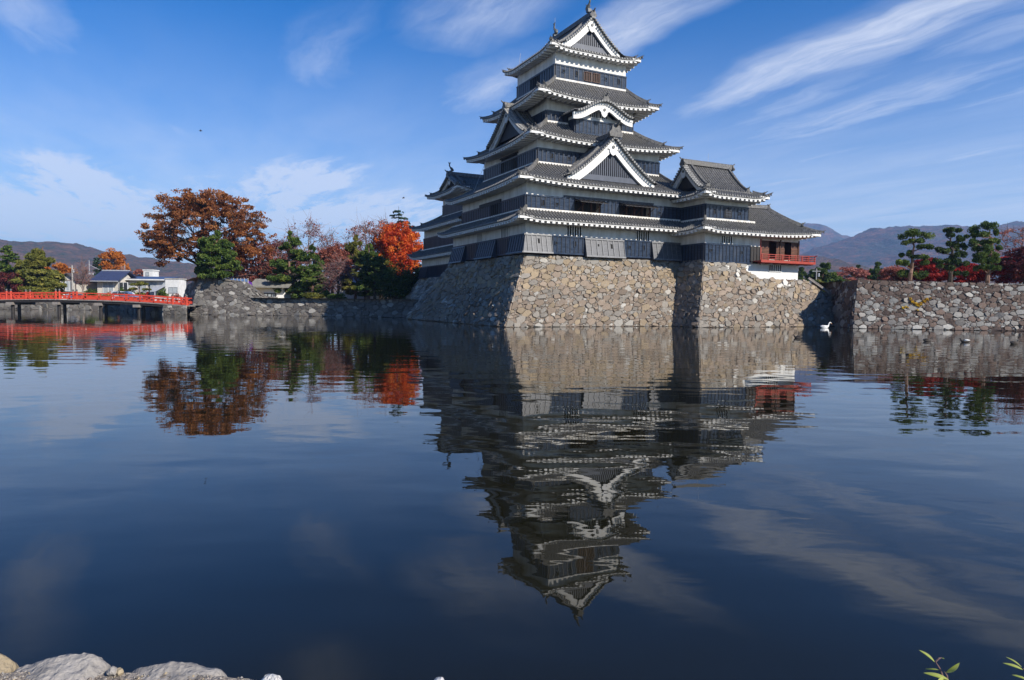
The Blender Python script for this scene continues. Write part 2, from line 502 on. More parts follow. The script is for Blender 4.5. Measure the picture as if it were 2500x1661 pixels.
# wooded hillsides in late autumn
def hill_mat(name, cols, sc_):
    N = mat(name)
    f = N.noise(N.obj, 0.009 * sc_, 5.0, 0.65)
    g = N.noise(N.obj, 0.055 * sc_, 4.0, 0.75)
    c = N.ramp(N.math('MULTIPLY_ADD', g, 0.5, N.math('MULTIPLY', f, 0.5)), [(0.36, cols[0]), (0.46, cols[1]), (0.54, cols[2]), (0.64, cols[3])])
    N.l(c, N.p.inputs['Base Color'])
    N.p.inputs['Roughness'].default_value = 1.0
    N.p.inputs['Specular IOR Level'].default_value = 0.0
    b = N.n('ShaderNodeBump', i_Strength=1.0, i_Distance=16.0)
    N.l(N.noise(N.obj, 0.06 * sc_, 5.0, 0.8), b.inputs['Height'])
    N.l(b.outputs[0], N.p.inputs['Normal'])


hill_mat('wooded_hill', [(0.045, 0.085, 0.06), (0.11, 0.105, 0.085), (0.19, 0.125, 0.10), (0.28, 0.17, 0.10)], 1.4)
hill_mat('wooded_mountain', [(0.025, 0.06, 0.055), (0.06, 0.08, 0.075), (0.13, 0.09, 0.075), (0.32, 0.15, 0.08)], 0.9)

simple('gravel_ground', (0.17, 0.145, 0.12), (0.34, 0.30, 0.26), 0.95, 9, 0.9, 60, 0.2)
simple('fieldstone', (0.17, 0.155, 0.14), (0.34, 0.315, 0.285), 0.9, 5, 0.8, 24, 0.25, (1, 1, 1), 0, 8)
simple('fieldstone_tan', (0.22, 0.175, 0.11), (0.38, 0.31, 0.21), 0.9, 5, 0.8, 24, 0.25, (1, 1, 1), 0, 8)
simple('fieldstone_pale', (0.42, 0.41, 0.39), (0.62, 0.60, 0.57), 0.9, 14, 1.0, 40, 0.25, (1, 1, 1), 0, 8)
# ------------------------------------------------------------------ ground, water, hills
def poly_sheet(name, pts, z, m):
    mb = MB()
    mb.add([(x, y, z) for x, y in pts], [tuple(range(len(pts)))])
    return structure(mb.build(name, m))


def W(u, v, z=0.0):
    return np.array([1.161 + u * math.cos(TH) - v * math.sin(TH), 63.198 + u * math.sin(TH) + v * math.cos(TH), z])


def xy(u, v):
    return tuple(W(u, v)[:2])


poly_sheet('moat_water', [(-320, -40), (160, -40), (160, 150), (-320, 150)], 0.0, 'water')

# ------------------------------------------------------------------ masonry of fitted field stones
def clip(poly, n, c):
    """keep the part of a convex polygon with p.n <= c"""
    out = []
    k = len(poly)
    for i in range(k):
        p, q = poly[i], poly[(i + 1) % k]
        dp, dq = p[0] * n[0] + p[1] * n[1] - c, q[0] * n[0] + q[1] * n[1] - c
        if dp <= 0:
            out.append(p)
        if (dp < 0 < dq) or (dq < 0 < dp):
            t = dp / (dp - dq)
            out.append((p[0] + (q[0] - p[0]) * t, p[1] + (q[1] - p[1]) * t))
    return out


def cells(L, H, r_lo, r_hi, seed, small=0.35):
    """stones of mixed size: a power diagram over the rectangle L x H"""
    g = np.random.default_rng(seed)
    P, Rr = [], []
    cell = r_hi * 2
    bins = {}
    def ok(x, y, r):
        cx, cy = int(x // cell), int(y // cell)
        for i in range(cx - 1, cx + 2):
            for j in range(cy - 1, cy + 2):
                for k in bins.get((i, j), ()):
                    if ((x - P[k][0]) * 0.74) ** 2 + (y - P[k][1]) ** 2 < (0.86 * (r + Rr[k])) ** 2:
                        return False
        return True
    area = L * H
    for frac, lo, hi, tries in ((1, r_hi * 0.85, r_hi * 1.1, 0.8), (1, r_lo * 1.6, r_hi * 0.8, 2.2), (1, r_lo, r_lo * 1.5, 5), (1, small * r_lo, r_lo, 12)):
        for _ in range(int(area / (math.pi * ((lo + hi) / 2) ** 2) * tries)):
            x, y, r = g.uniform(0, L), g.uniform(0, H), g.uniform(min(lo, hi), max(lo, hi))
            if ok(x, y, r):
                bins.setdefault((int(x // cell), int(y // cell)), []).append(len(P))
                P.append((x, y))
                Rr.append(r)
    P, Rr = np.array(P), np.array(Rr)
    res = []
    S = np.array([0.70, 1.0])
    for i in range(len(P)):
        d = ((P - P[i]) * S)
        dd = (d ** 2).sum(1)
        idx = np.argsort(dd)[1:22]
        w = r_hi * 2.6
        poly = [(max(0, P[i][0] - w), max(0, P[i][1] - w)), (min(L, P[i][0] + w), max(0, P[i][1] - w)), (min(L, P[i][0] + w), min(H, P[i][1] + w)), (max(0, P[i][0] - w), min(H, P[i][1] + w))]
        for j in idx:
            n = (P[j] - P[i]) * S * S
            m = (P[i] * S) @ (P[i] * S)
            c = ((P[j] * S) @ (P[j] * S) - m + Rr[i] ** 2 - Rr[j] ** 2) / 2
            poly = clip(poly, n, c)
            if len(poly) < 3:
                break
        if len(poly) >= 3:
            res.append(poly)
    return res


def masonry(name, parent, faces, palette, seed=1, gap=0.010, relief=0.06, back='earth', mats=('masonry', 'rubble')):
    """faces: list of (L, H, r_lo, r_hi, fmap) with fmap(x, y) -> 3D point; palette(x, y, z, g) -> colour"""
    g = np.random.default_rng(seed)
    mb = MB()
    for k, (L, H, r_lo, r_hi, fmap, *only) in enumerate(faces):
        eps = 0.02
        def frame(x, y):
            p = np.array(fmap(x, y))
            a = np.array(fmap(x + eps, y)) - p
            b = np.array(fmap(x, y + eps)) - p
            n = np.cross(a, b)
            ln = np.linalg.norm(n)
            return p, (n / ln if ln > 1e-12 else np.array([0, -1.0, 0]))
        # the dark earth behind the stones
        nx, ny = max(2, int(L / (0.4 if only else 1.2))), max(2, int(H / (0.25 if only else 0.8)))
        X = np.zeros((nx + 1, ny + 1, 3))
        for i in range(nx + 1):
            for j in range(ny + 1):
                p, n = frame(L * i / nx, H * j / ny)
                X[i, j] = p - n * 0.05
        ok_ = None
        if only:
            ok_ = np.array([[all(only[0](L * (i + a_) / nx, H * (j + b_) / ny) for a_ in (0, 1) for b_ in (0, 1)) for j in range(ny)] for i in range(nx)])
        mb.grid(X, 1, ok_)
        for poly in cells(L, H, r_lo, r_hi, seed * 31 + k):
            q = np.array(poly)
            if only and not only[0](*q.mean(0)):
                continue
            q = np.stack([q, (q + np.roll(q, -1, 0)) / 2], 1).reshape(-1, 2)
            w0 = r_hi * 0.36
            for m_ in range(len(q)):                           # a shared warp keeps neighbours fitting each other
                xx, yy = q[m_]
                vx = w0 * mnoise.noise(Vector((xx / r_hi * 0.9, yy / r_hi * 0.9, seed))) + w0 * 0.4 * mnoise.noise(Vector((xx / r_hi * 3, yy / r_hi * 3, seed + 5)))
                vy = w0 * mnoise.noise(Vector((xx / r_hi * 0.9, yy / r_hi * 0.9, seed + 9))) + w0 * 0.4 * mnoise.noise(Vector((xx / r_hi * 3, yy / r_hi * 3, seed + 14)))
                f_ = min(1, xx / 0.3, (L - xx) / 0.3, yy / 0.2, (H - yy) / 0.2)
                q[m_] = (xx + vx * max(0, f_), yy + vy * max(0, f_))
            c = q.mean(0)
            d = np.linalg.norm(q - c, axis=1)
            size = d.mean()
            if size < 0.05:
                continue
            sh = np.clip(1 - gap / d, 0.3, 1)[:, None]
            r0 = c + (q - c) * sh
            keep = [i for i in range(len(r0)) if np.linalg.norm(r0[i] - r0[i - 1]) > 0.02]
            if len(keep) < 3:
                continue
            r0 = r0[keep]
            r0 = r0 + g.normal(0, 0.012, r0.shape)
            r0[:, 0] = np.clip(r0[:, 0], 0, L)
            r0[:, 1] = np.clip(r0[:, 1], 0, H)
            while len(r0) > 4:                                 # few corners: angular, split-looking stones
                nx1, pv1 = np.roll(r0, -1, 0), np.roll(r0, 1, 0)
                ar = np.abs((r0[:, 0] - pv1[:, 0]) * (nx1[:, 1] - pv1[:, 1]) - (r0[:, 1] - pv1[:, 1]) * (nx1[:, 0] - pv1[:, 0])) / 2
                tot = abs((r0[:, 0] * nx1[:, 1] - nx1[:, 0] * r0[:, 1]).sum()) / 2
                k_ = int(np.argmin(ar))
                if ar[k_] > 0.045 * tot:
                    break
                r0 = np.delete(r0, k_, 0)
            m = len(r0)
            top = c + (r0 - c) * g.uniform(0.90, 0.975) + g.normal(0, 0.02 * size, (m, 2))
            lift = g.uniform(0.35, 1.0) * (relief[k] if isinstance(relief, (list, tuple)) else relief) * (0.5 + 0.5 * min(1.3, size / 0.3))
            tilt = g.normal(0, 0.16, 2)
            V = []
            nrm = frame(*c)[1]
            for pt in r0:
                V.append(frame(*pt)[0] - nrm * 0.18)
            for pt in r0:
                V.append(frame(*pt)[0])
            for pt in top:
                V.append(frame(*pt)[0] + nrm * (lift + tilt @ (pt - c)))
            V.append(frame(*c)[0] + nrm * (lift + 0.02))
            fs = [(i, (i + 1) % m, m + (i + 1) % m, m + i) for i in range(m)]
            fs += [(m + i, m + (i + 1) % m, 2 * m + (i + 1) % m, 2 * m + i) for i in range(m)]
            fs += [(2 * m + i, 2 * m + (i + 1) % m, 3 * m) for i in range(m)]
            mb.add(V, fs, 0, tint=[tuple(palette(c[0] / L, c[1] / H, size, g))] * len(fs))
    return mb.build(name, list(mats), parent)


def pal_castle(x, y, s, g):
    warm = np.array((0.265, 0.212, 0.148))
    brown = np.array((0.205, 0.165, 0.13))
    grey = np.array((0.205, 0.188, 0.165))
    pale = np.array((0.34, 0.325, 0.295))
    t = g.random()
    y = y + 0.05 * math.sin(x * 17)
    if y > 0.88:
        c = grey * 1.15 if t < 0.6 else (warm if t < 0.8 else pale * 0.85)
    elif y > 0.52:
        c = warm if t < 0.42 else (brown * 1.2 if t < 0.75 else grey * 1.15)
    else:
        c = brown if t < 0.55 else (grey if t < 0.86 else (warm * 0.85 if t < 0.95 else pale))
    if s < 0.13 and t > 0.82:
        c = pale
    return np.clip(c * 0.86 * g.uniform(0.8, 1.2), 0, 0.8)


def pal_grey(x, y, s, g):
    t = g.random()
    c = np.array((0.155, 0.142, 0.132)) if t < 0.55 else (np.array((0.21, 0.20, 0.185)) if t < 0.88 else np.array((0.34, 0.33, 0.31)))
    c = c * 0.7
    if y > 0.8:
        c = c * 1.2
    return np.clip(c * g.uniform(0.8, 1.2), 0, 0.8)


def pal_right(x, y, s, g):
    t = g.random()
    lo = y < 0.6
    c = np.array((0.115, 0.085, 0.072)) if t < (0.45 if lo else 0.66) else (np.array((0.20, 0.19, 0.18)) if t < 0.78 else np.array((0.28, 0.275, 0.26)))
    return np.clip(c * g.uniform(0.7, 1.25), 0, 0.8)


# ------------------------------------------------------------------ tiled roofs
RIBS = ((-0.5, 0.0), (-0.27, 0.0), (-0.18, 0.62), (0.0, 1.0), (0.18, 0.62), (0.27, 0.0))


def tile_slope(mb, F, a0, a1, dmax, zf, pitch=0.33, course=0.32, rib=0.11, dtop=None, discs=True, saw=0.028, flip=False):
    """tiles laid over a slope: F(a, d, z) -> point; a along the eave, d up the slope (in plan)"""
    nr = max(1, int(round((a1 - a0) / pitch)))
    p = (a1 - a0) / nr
    A, Hh = [], []
    for k in range(nr):
        for o, h in RIBS:
            A.append(a0 + (k + 0.5 + o) * p)
            Hh.append(h * rib)
    A.append(a1)
    Hh.append(0.0)
    A, Hh = np.array(A), np.array(Hh)
    DM = np.array([dmax(a) for a in A])
    D_top = DM.max()
    nc = max(1, int(round(D_top / course)))
    rows, sw = [], []
    for k in range(nc):
        rows += [D_top * k / nc, D_top * (k + 1) / nc]
        sw += [saw, 0.0]
    rows, sw = np.array(rows), np.array(sw)
    D = np.minimum(rows[None], DM[:, None])
    AA = np.repeat(A[:, None], len(rows), 1)
    Z = zf(AA, D) + Hh[:, None] + sw[None]
    X = F(AA, D, Z)
    keep = (D[:-1, 1:] - D[:-1, :-1] > 1e-4) | (D[1:, 1:] - D[1:, :-1] > 1e-4)
    same = (np.abs(rows[1:] - rows[:-1]) < 1e-9)[None] & (D[:-1, 1:] < DM[:-1, None] - 1e-4)
    col = np.array([2 if (Hh[i] == 0 and Hh[i + 1] == 0) else 0 for i in range(len(A) - 1)])
    for mi in (0, 2):
        mb.grid(X, mi, (keep | same) & (col == mi)[:, None])
    # the dropped front edge
    E0 = X[:, :1]
    Zl = zf(A, np.zeros_like(A)) - 0.09
    E1 = F(A, np.zeros_like(A), Zl)[:, None]
    mb.grid(np.concatenate([E1, E0], 1), 0)
    if discs:                                                  # round end tiles along the eave
        for k in range(nr):
            a = a0 + (k + 0.5) * p
            if dmax(a) < 0.12:
                continue
            z = float(zf(np.array([a]), np.array([0.0]))[0]) + 0.035
            ang = np.arange(7) / 7 * 2 * math.pi
            aa = a + 0.085 * np.cos(ang)
            zz = z + 0.085 * np.sin(ang)
            r1 = F(aa, np.full(7, -0.045), zz)
            r2 = F(aa, np.full(7, 0.10), zz)
            mb.add(np.vstack([r1, r2]), [tuple(range(7))] + [(i, (i + 1) % 7, 7 + (i + 1) % 7, 7 + i) for i in range(7)], 1)


def prof(s, c):
    return (1 - c) * s + c * s * s


def oni(mb, p, d, s=1.0, mi=0):
    """ridge-end ornament: a shouldered plaque with side curls and an upturned horn; d = outward direction in plan"""
    p, d = np.asarray(p, float), np.asarray(d, float)
    d = d / np.linalg.norm(d)
    t = np.array([-d[1], d[0], 0.0])
    shape = [(-0.30, 0), (0.30, 0), (0.36, 0.16), (0.24, 0.30), (0.20, 0.48), (0.0, 0.60), (-0.20, 0.48), (-0.24, 0.30), (-0.36, 0.16)]
    mb.prism([p + s * (t * x + np.array([0, 0, z])) for x, z in shape], d * 0.16 * s, mi)
    mb.tube([p + np.array([0, 0, 0.42 * s]) - d * 0.2 * s, p + np.array([0, 0, 0.50 * s]) + d * 0.22 * s, p + np.array([0, 0, 0.66 * s]) + d * 0.42 * s], [0.08 * s, 0.07 * s, 0.05 * s], 6, mi)


def hip_ridge(mb, pts, out, s=1.0):
    """ridge tiles down a hip, upper tier ending short of the corner with its own ornament"""
    pts = np.asarray(pts, float)
    n = len(pts)
    mb.sweep(pts, 0.30 * s, 0.20 * s, 0)
    k = max(2, int(n * 0.72))
    mb.sweep(pts[-k:] + np.array([0, 0, 0.16 * s]), 0.26 * s, 0.22 * s, 0)
    oni(mb, pts[-k] + np.array([0, 0, 0.02]), np.array([out[0], out[1], 0]), 0.75 * s)
    oni(mb, pts[0] + np.array([0, 0, -0.08]), np.array([out[0], out[1], 0]), 0.5 * s)


class Skirt:
    """a hipped skirt roof between an outer eave rectangle and the wall of the storey above"""
    def __init__(self, outer, inner, ze, zi, lift, c=0.35, lifts=(1, 1, 1, 1)):
        self.o, self.i, self.ze, self.zi, self.L, self.c, self.lf = outer, inner, ze, zi, lift, c, lifts
    def side(self, k):
        (U0, V0, U1, V1), (u0, v0, u1, v1) = self.o, self.i
        if k == 0:
            F = lambda a, d, z: np.stack([a, V0 + d, z], -1)
            a0, a1, D, h0, h1, l0, l1 = U0, U1, v0 - V0, u0 - U0, U1 - u1, self.lf[0], self.lf[1]
        elif k == 1:
            F = lambda a, d, z: np.stack([U1 - d, a, z], -1)
            a0, a1, D, h0, h1, l0, l1 = V0, V1, U1 - u1, v0 - V0, V1 - v1, self.lf[1], self.lf[2]
        elif k == 2:
            F = lambda a, d, z: np.stack([a, V1 - d, z], -1)
            a0, a1, D, h0, h1, l0, l1 = U0, U1, V1 - v1, u0 - U0, U1 - u1, self.lf[3], self.lf[2]
        else:
            F = lambda a, d, z: np.stack([U0 + d, a, z], -1)
            a0, a1, D, h0, h1, l0, l1 = V0, V1, u0 - U0, v0 - V0, V1 - v1, self.lf[0], self.lf[3]
        dmax = lambda a: max(0.0, min(D, (a - a0) / h0 * D if h0 > 0 else D, (a1 - a) / h1 * D if h1 > 0 else D))
        def zf(a, d):
            s = d / D
            e0 = np.clip(1 - (a - a0) / (max(h0, 0.8) * 2.0), 0, 1.3)
            e1 = np.clip(1 - (a1 - a) / (max(h1, 0.8) * 2.0), 0, 1.3)
            return self.ze + (self.zi - self.ze) * prof(s, self.c) + self.L * (l0 * e0 ** 2 + l1 * e1 ** 2) * np.clip(1 - s, 0, 1) ** 2
        return F, a0, a1, D, dmax, zf
    def corner(self, k):
        (U0, V0, U1, V1), (u0, v0, u1, v1) = self.o, self.i
        O = [(U0, V0), (U1, V0), (U1, V1), (U0, V1)][k]
        I = [(u0, v0), (u1, v0), (u1, v1), (u0, v1)][k]
        F, a0, a1, D, dm, zf = self.side(0 if k < 2 else 2)
        pts = []
        for q in np.linspace(-0.03, 1, 12):
            a = O[0] + q * (I[0] - O[0])
            pts.append((a, O[1] + q * (I[1] - O[1]), float(zf(np.array([a]), np.array([max(q, 0) * D]))[0]) + 0.03))
        out = np.array([O[0] - I[0], O[1] - I[1]])
        return pts, out / np.linalg.norm(out)


def eave(mb, F, a0, a1, zf, wall_d, drop=0.09, pitch=0.58, thick=0.10, start=0.06):
    """plastered eave: a fascia under the tiles and square rafter ends hanging below it"""
    n = max(2, int((a1 - a0) / 0.5))
    A = np.linspace(a0, a1, n + 1)
    ze = zf(A, np.zeros_like(A)) - drop
    rows = [(start, 0.0), (start, -thick), (0.45, -thick), (wall_d, -thick + 0.05), (wall_d, 0.0)]
    X = np.stack([F(A, np.full_like(A, d), ze + dz) for d, dz in rows], 1)
    mb.grid(X, 0)
    m = max(1, int(round((a1 - a0 - 0.3) / pitch)))
    for k in range(m + 1):
        a = a0 + 0.15 + (a1 - a0 - 0.3) * k / m
        z = float(zf(np.array([a]), np.array([0.0]))[0]) - drop - thick
        e = np.array([a - 0.15, a + 0.15])
        v = []
        for zz in (z - 0.18, z + 0.02):
            for aa, d in ((e[0], start + 0.03), (e[1], start + 0.03), (e[1], wall_d), (e[0], wall_d)):
                v.append(F(np.array([aa]), np.array([d]), np.array([zz + (0.05 if d == wall_d else 0)]))[0])
        mb.hexa(v, 0)


def roof_part(parent, name, sk, walls, sides=(0, 1, 2, 3), corners=(0, 1, 3), ranges=None, inner_ridge=True, eaves=(0, 1, 3), discs=True):
    """a tiled skirt with its hip ridges, its eave and the plastered edge under the next storey"""
    t = MB()
    for k in sides:
        F, a0, a1, D, dmax, zf = sk.side(k)
        tile_slope(t, F, a0, a1, dmax, zf, discs=discs and k in (0, 1, 3))
    roof = t.build(name, ['tile', 'tile_end', 'tile_pan'], parent)
    for k in corners:
        h = MB()
        pts, out = sk.corner(k)
        hip_ridge(h, pts, out)
        h.build('hip_ridge', ['tile'], roof)
    e = MB()
    for k in eaves:
        F, a0, a1, D, dmax, zf = sk.side(k)
        r = (ranges or {}).get(k, (a0, a1))
        eave(e, F, max(a0, r[0]), min(a1, r[1]), zf, walls[k])
    e.build('eave', ['plaster_clean'], roof)
    if inner_ridge:
        (u0, v0, u1, v1) = sk.i
        z = sk.zi
        f = MB()
        f.box((u0 - 0.16, v0 - 0.16, z - 0.1), (u1 + 0.16, v0 + 0.02, z + 0.09))
        f.box((u0 - 0.16, v0 + 0.02, z - 0.1), (u0 + 0.02, v1, z + 0.09))
        f.box((u1 - 0.02, v0 + 0.02, z - 0.1), (u1 + 0.16, v1, z + 0.09))
        f.build('flashing_ridge', ['plaster_dirty'], roof)
    return roof


# ------------------------------------------------------------------ gables
def gable(parent, M, curve, w, depth, bw, infill='grid', ridge_h=0.55, board='plaster_clean', tiles='gable_roof', wfoot=0.0,
          base=None, over=0.35, oni_s=1.0, desc=True, wb=None, pendant=True, d_in=0.35, back=False):
    """M(x, y, z) -> castle point (x across, y into the roof, z up); curve(x) -> height of the verge"""
    n = 40
    wb = wb or w
    xs = np.linspace(-wb, wb, n + 1)
    zs = curve(xs)
    g = MB()
    def strip(top, bot, y0, y1, mi):
        for i in range(n):
            a = [M(xs[i], y0, zs[i] + bot[i]), M(xs[i + 1], y0, zs[i + 1] + bot[i + 1]), M(xs[i + 1], y1, zs[i + 1] + bot[i + 1]), M(xs[i], y1, zs[i] + bot[i]),
                 M(xs[i], y0, zs[i] + top[i]), M(xs[i + 1], y0, zs[i + 1] + top[i + 1]), M(xs[i + 1], y1, zs[i + 1] + top[i + 1]), M(xs[i], y1, zs[i] + top[i])]
            g.hexa(a, mi)
    slope = np.abs(np.gradient(zs, xs))
    B = -bw * np.sqrt(1 + np.minimum(slope, 1.3) ** 2)
    strip(np.zeros(n + 1), B, 0.0, 0.22, 0)
    strip(np.full(n + 1, 0.02), B * 0.36, -0.07, 0.0, 0)
    roof = None
    t = MB()
    for sgn in (-1, 1):
        wt = w + wfoot
        zf = lambda a, d, wt=wt: curve(np.maximum(wt - d, 0.0)) + 0.14
        F = lambda a, d, z, q=sgn, wt=wt: np.stack(np.broadcast_arrays(*M(q * (wt - d), a, z)), -1)
        tile_slope(t, F, -over, depth, lambda a: wt, zf, discs=False)
        # verge tiles whose round ends line the front
        L = np.concatenate([[0], np.cumsum(np.hypot(np.diff(xs), np.diff(zs)))])
        half = L[-1] / 2
        k = int(half / 0.30)
        for i in range(k):
            l = half + sgn * (i + 0.6) * 0.30
            x = np.interp(l, L, xs)
            z = np.interp(l, L, zs)
            t.tube([M(x, -over - 0.12, z + 0.10), M(x, 0.25, z + 0.14)], 0.115, 7, 1)
    roof = t.build(tiles, ['tile', 'tile_end', 'tile_pan'], parent)
    g.build('gable_board', [board], roof)
    # filling under the boards
    b0 = base if base is not None else min(zs) - 0.1
    q = MB()
    pts = [(x, curve(x) + B[i] + 0.12) for i, x in enumerate(xs) if curve(x) + B[i] + 0.12 > b0]
    if infill in ('grid', 'plaster', 'board'):
        poly = [(pts[0][0], b0)] + pts + [(pts[-1][0], b0)]
        q.prism([M(x, d_in, z) for x, z in poly], np.array(M(0, 0.12, 0)) - np.array(M(0, 0, 0)), 0)
        if infill == 'grid':
            x = pts[0][0]
            while x < pts[-1][0]:
                z = np.interp(x, [p[0] for p in pts], [p[1] for p in pts])
                a, b = M(x - 0.045, d_in - 0.10, b0), M(x + 0.045, d_in, z)
                v = [M(xx, yy, zz) for zz in (b0, z) for xx, yy in ((x - 0.06, d_in - 0.09), (x + 0.06, d_in - 0.09), (x + 0.06, d_in), (x - 0.06, d_in))]
                q.hexa(v, 1)
                x += 0.24
            v = [M(xx, yy, zz) for zz in (b0 - 0.45, b0 + 0.06) for xx, yy in ((pts[0][0] - 0.5, d_in - 0.13), (pts[-1][0] + 0.5, d_in - 0.13), (pts[-1][0] + 0.5, d_in + 0.1), (pts[0][0] - 0.5, d_in + 0.1))]
            q.hexa(v, 2)
        q.build('gable_screen', {'grid': ['void', 'slate_board', 'slate_board'], 'plaster': ['plaster'], 'board': ['wood_dark']}[infill], roof)
    if pendant:                                                # heart-shaped pendant with its boss
        s = 0.55 + 0.5 * bw
        p = MB()
        zt = curve(0) + B[n // 2] * 0.55
        shape = [(0, -1.35), (0.22, -1.22), (0.40, -0.95), (0.42, -0.70), (0.62, -0.66), (0.62, -0.48), (0.40, -0.40), (0.20, 0.0), (-0.20, 0.0), (-0.40, -0.40), (-0.62, -0.48), (-0.62, -0.66), (-0.42, -0.70), (-0.40, -0.95), (-0.22, -1.22)]
        p.prism([M(x * s, -0.12, zt + z * s * 0.95) for x, z in shape], np.array(M(0, 0.1, 0)) - np.array(M(0, 0, 0)), 0)
        ang = np.arange(8) / 8 * 2 * math.pi
        p.prism([M(0.17 * s * math.cos(a), -0.19, zt - 0.42 * s + 0.17 * s * math.sin(a)) for a in ang], np.array(M(0, 0.08, 0)) - np.array(M(0, 0, 0)), 1)
        p.build('pendant', [board, 'bronze'], roof)
    # ridge and the ridges running down beside the verge
    r = MB()
    zt = curve(0) + 0.18
    r.sweep([M(0, y, zt) for y in np.linspace(-over + 0.1, depth, 6)], 0.42, ridge_h)
    out = np.array(M(0, -1, 0)) - np.array(M(0, 0, 0))
    oni(r, np.array(M(0, -over + 0.12, zt - 0.12)), out, 1.15 * oni_s)
    if desc:
        for sgn in (-1, 1):
            pl = [M(sgn * x, 0.75, curve(x) + 0.24) for x in np.linspace(0.1, w * 0.86, 12)]
            r.sweep(pl, 0.26, 0.30)
            e = np.array(pl[-1]) - np.array(pl[-2])
            e[2] = 0
            oni(r, np.array(pl[-1]) - np.array([0, 0, 0.02]), e, 0.7)
            if back:
                pl = [M(sgn * x, depth - 0.55, curve(x) + 0.24) for x in np.linspace(0.1, w * 0.95, 12)]
                r.sweep(pl, 0.26, 0.30)
                oni(r, np.array(pl[-1]) - np.array([0, 0, 0.02]), e, 0.7)
    if back:
        oni(r, np.array(M(0, depth - 0.1, zt - 0.12)), -out, 1.15 * oni_s)
        k = MB()
        k.prism([M(x, depth - 0.3, curve(x)) for x in xs], np.array(M(0, 0.1, 0)) - np.array(M(0, 0, 0)), 0)
        k.build('gable_board', [board], roof)
    r.build('gable_ridge', ['tile'], roof)
    return roof


# ------------------------------------------------------------------ storeys
def storey(parent, name, u0, u1, v0, v1, zb, zp, zt, faces=(0, 1, 3), step=0.47, ports=(), cut=None, front_ranges=None, left_ranges=None, wall='plaster', back=0.0):
    """white plaster above, black lacquered boards below; ports: (face, position, kind)"""
    w = MB()
    if cut is None:
        w.box((u0, v0, zb + 0.02 if 'first' in name or 'lower' in name else zb - 0.15), (u1, v1, zt))
    else:                                                      # openings (a0, a1, z0, z1) in the front wall
        t = 0.8
        w.box((u0, v0 + t, zb - 0.4), (u1, v1, zt))
        a = u0
        for (b0, b1, z0, z1) in cut:
            w.box((a, v0, zb - 0.4), (b0, v0 + t, zt))
            w.box((b0, v0, zb - 0.4), (b1, v0 + t, z0))
            w.box((b0, v0, z1), (b1, v0 + t, zt))
            a = b1
        w.box((a, v0, zb - 0.4), (u1, v0 + t, zt))
    wobj = w.build(name, [wall], parent)
    b = MB()
    def band(fc, r0, r1, zb_, zp_, proud=0.07):
        if fc == 0:
            P = lambda a, o, z: (a, v0 - o, z)
        elif fc == 3:
            P = lambda a, o, z: (u0 - o, a, z)
        else:
            P = lambda a, o, z: (u1 + o, a, z)
        def bx(a0, a1, o0, o1, z0, z1, mi):
            b.hexa([P(a, o, z) for z in (z0, z1) for a, o in ((a0, o0), (a1, o0), (a1, o1), (a0, o1))], mi)
        bx(r0, r1, -0.02, proud, zb_, zp_, 0)
        n = max(1, int(round((r1 - r0) / step)))
        for i in range(n + 1):
            a = r0 + (r1 - r0) * i / n
            bx(max(r0, a - 0.035), min(r1, a + 0.035), proud - 0.01, proud + 0.045, zb_ + 0.10, zp_ - 0.10, 1)
        bx(r0 - 0.03, r1 + 0.03, proud - 0.01, proud + 0.07, zp_ - 0.12, zp_ + 0.02, 0)
        bx(r0 - 0.03, r1 + 0.03, proud - 0.01, proud + 0.06, zb_ - 0.02, zb_ + 0.12, 0)
    for fc in faces:
        rr = front_ranges if (fc == 0 and front_ranges) else (left_ranges if (fc == 3 and left_ranges) else None)
        if rr is None:
            rr = [((u0, u1) if fc == 0 else (v0, v1)) + (zb, zp)]
        for (r0, r1, z0, z1) in rr:
            band(fc, r0, r1, z0, z1)
    b.build('lacquer_boards', ['lacquer', 'lacquer_batten'], wobj)
    for (fc, a, z, kind) in ports:
        p = MB()
        P = {0: lambda a_, o, z_: (a_, v0 - o, z_), 3: lambda a_, o, z_: (u0 - o, a_, z_)}[fc]
        hw, hh = (0.11, 0.24) if kind == 't' else (0.12, 0.13)
        def bx(a0, a1, o0, o1, z0, z1, mi):
            p.hexa([P(x, o, zz) for zz in (z0, z1) for x, o in ((a0, o0), (a1, o0), (a1, o1), (a0, o1))], mi)
        bx(a - hw, a + hw, 0.05, 0.085, z - hh, z + hh, 1)
        bx(a - hw - 0.05, a - hw, 0.05, 0.14, z - hh - 0.05, z + hh + 0.05, 0)
        bx(a + hw, a + hw + 0.05, 0.05, 0.14, z - hh - 0.05, z + hh + 0.05, 0)
        bx(a - hw, a + hw, 0.05, 0.14, z + hh, z + hh + 0.05, 0)
        bx(a - hw, a + hw, 0.05, 0.14, z - hh - 0.05, z - hh, 0)
        p.build('gun_port', ['lacquer', 'void'], wobj)
    return wobj


def slit_window(parent, P, a0, a1, z0, z1, n, bar='plaster_clean', dark='void', o=0.0, name='slit_window'):
    p = MB()
    def bx(x0, x1, o0, o1, za, zb, mi):
        p.hexa([P(x, oo, zz) for zz in (za, zb) for x, oo in ((x0, o0), (x1, o0), (x1, o1), (x0, o1))], mi)
    bx(a0, a1, o - 0.01, o + 0.012, z0, z1, 1)
    w = (a1 - a0) / n
    for k in range(n + 1):
        bx(a0 + (k - 0.17) * w, a0 + (k + 0.17) * w, o, o + 0.06, z0, z1, 0)
    bx(a0, a1, o, o + 0.10, z1, z1 + 0.06, 0)
    bx(a0, a1, o, o + 0.10, z0 - 0.06, z0, 0)
    return p.build(name, [bar, dark], parent)


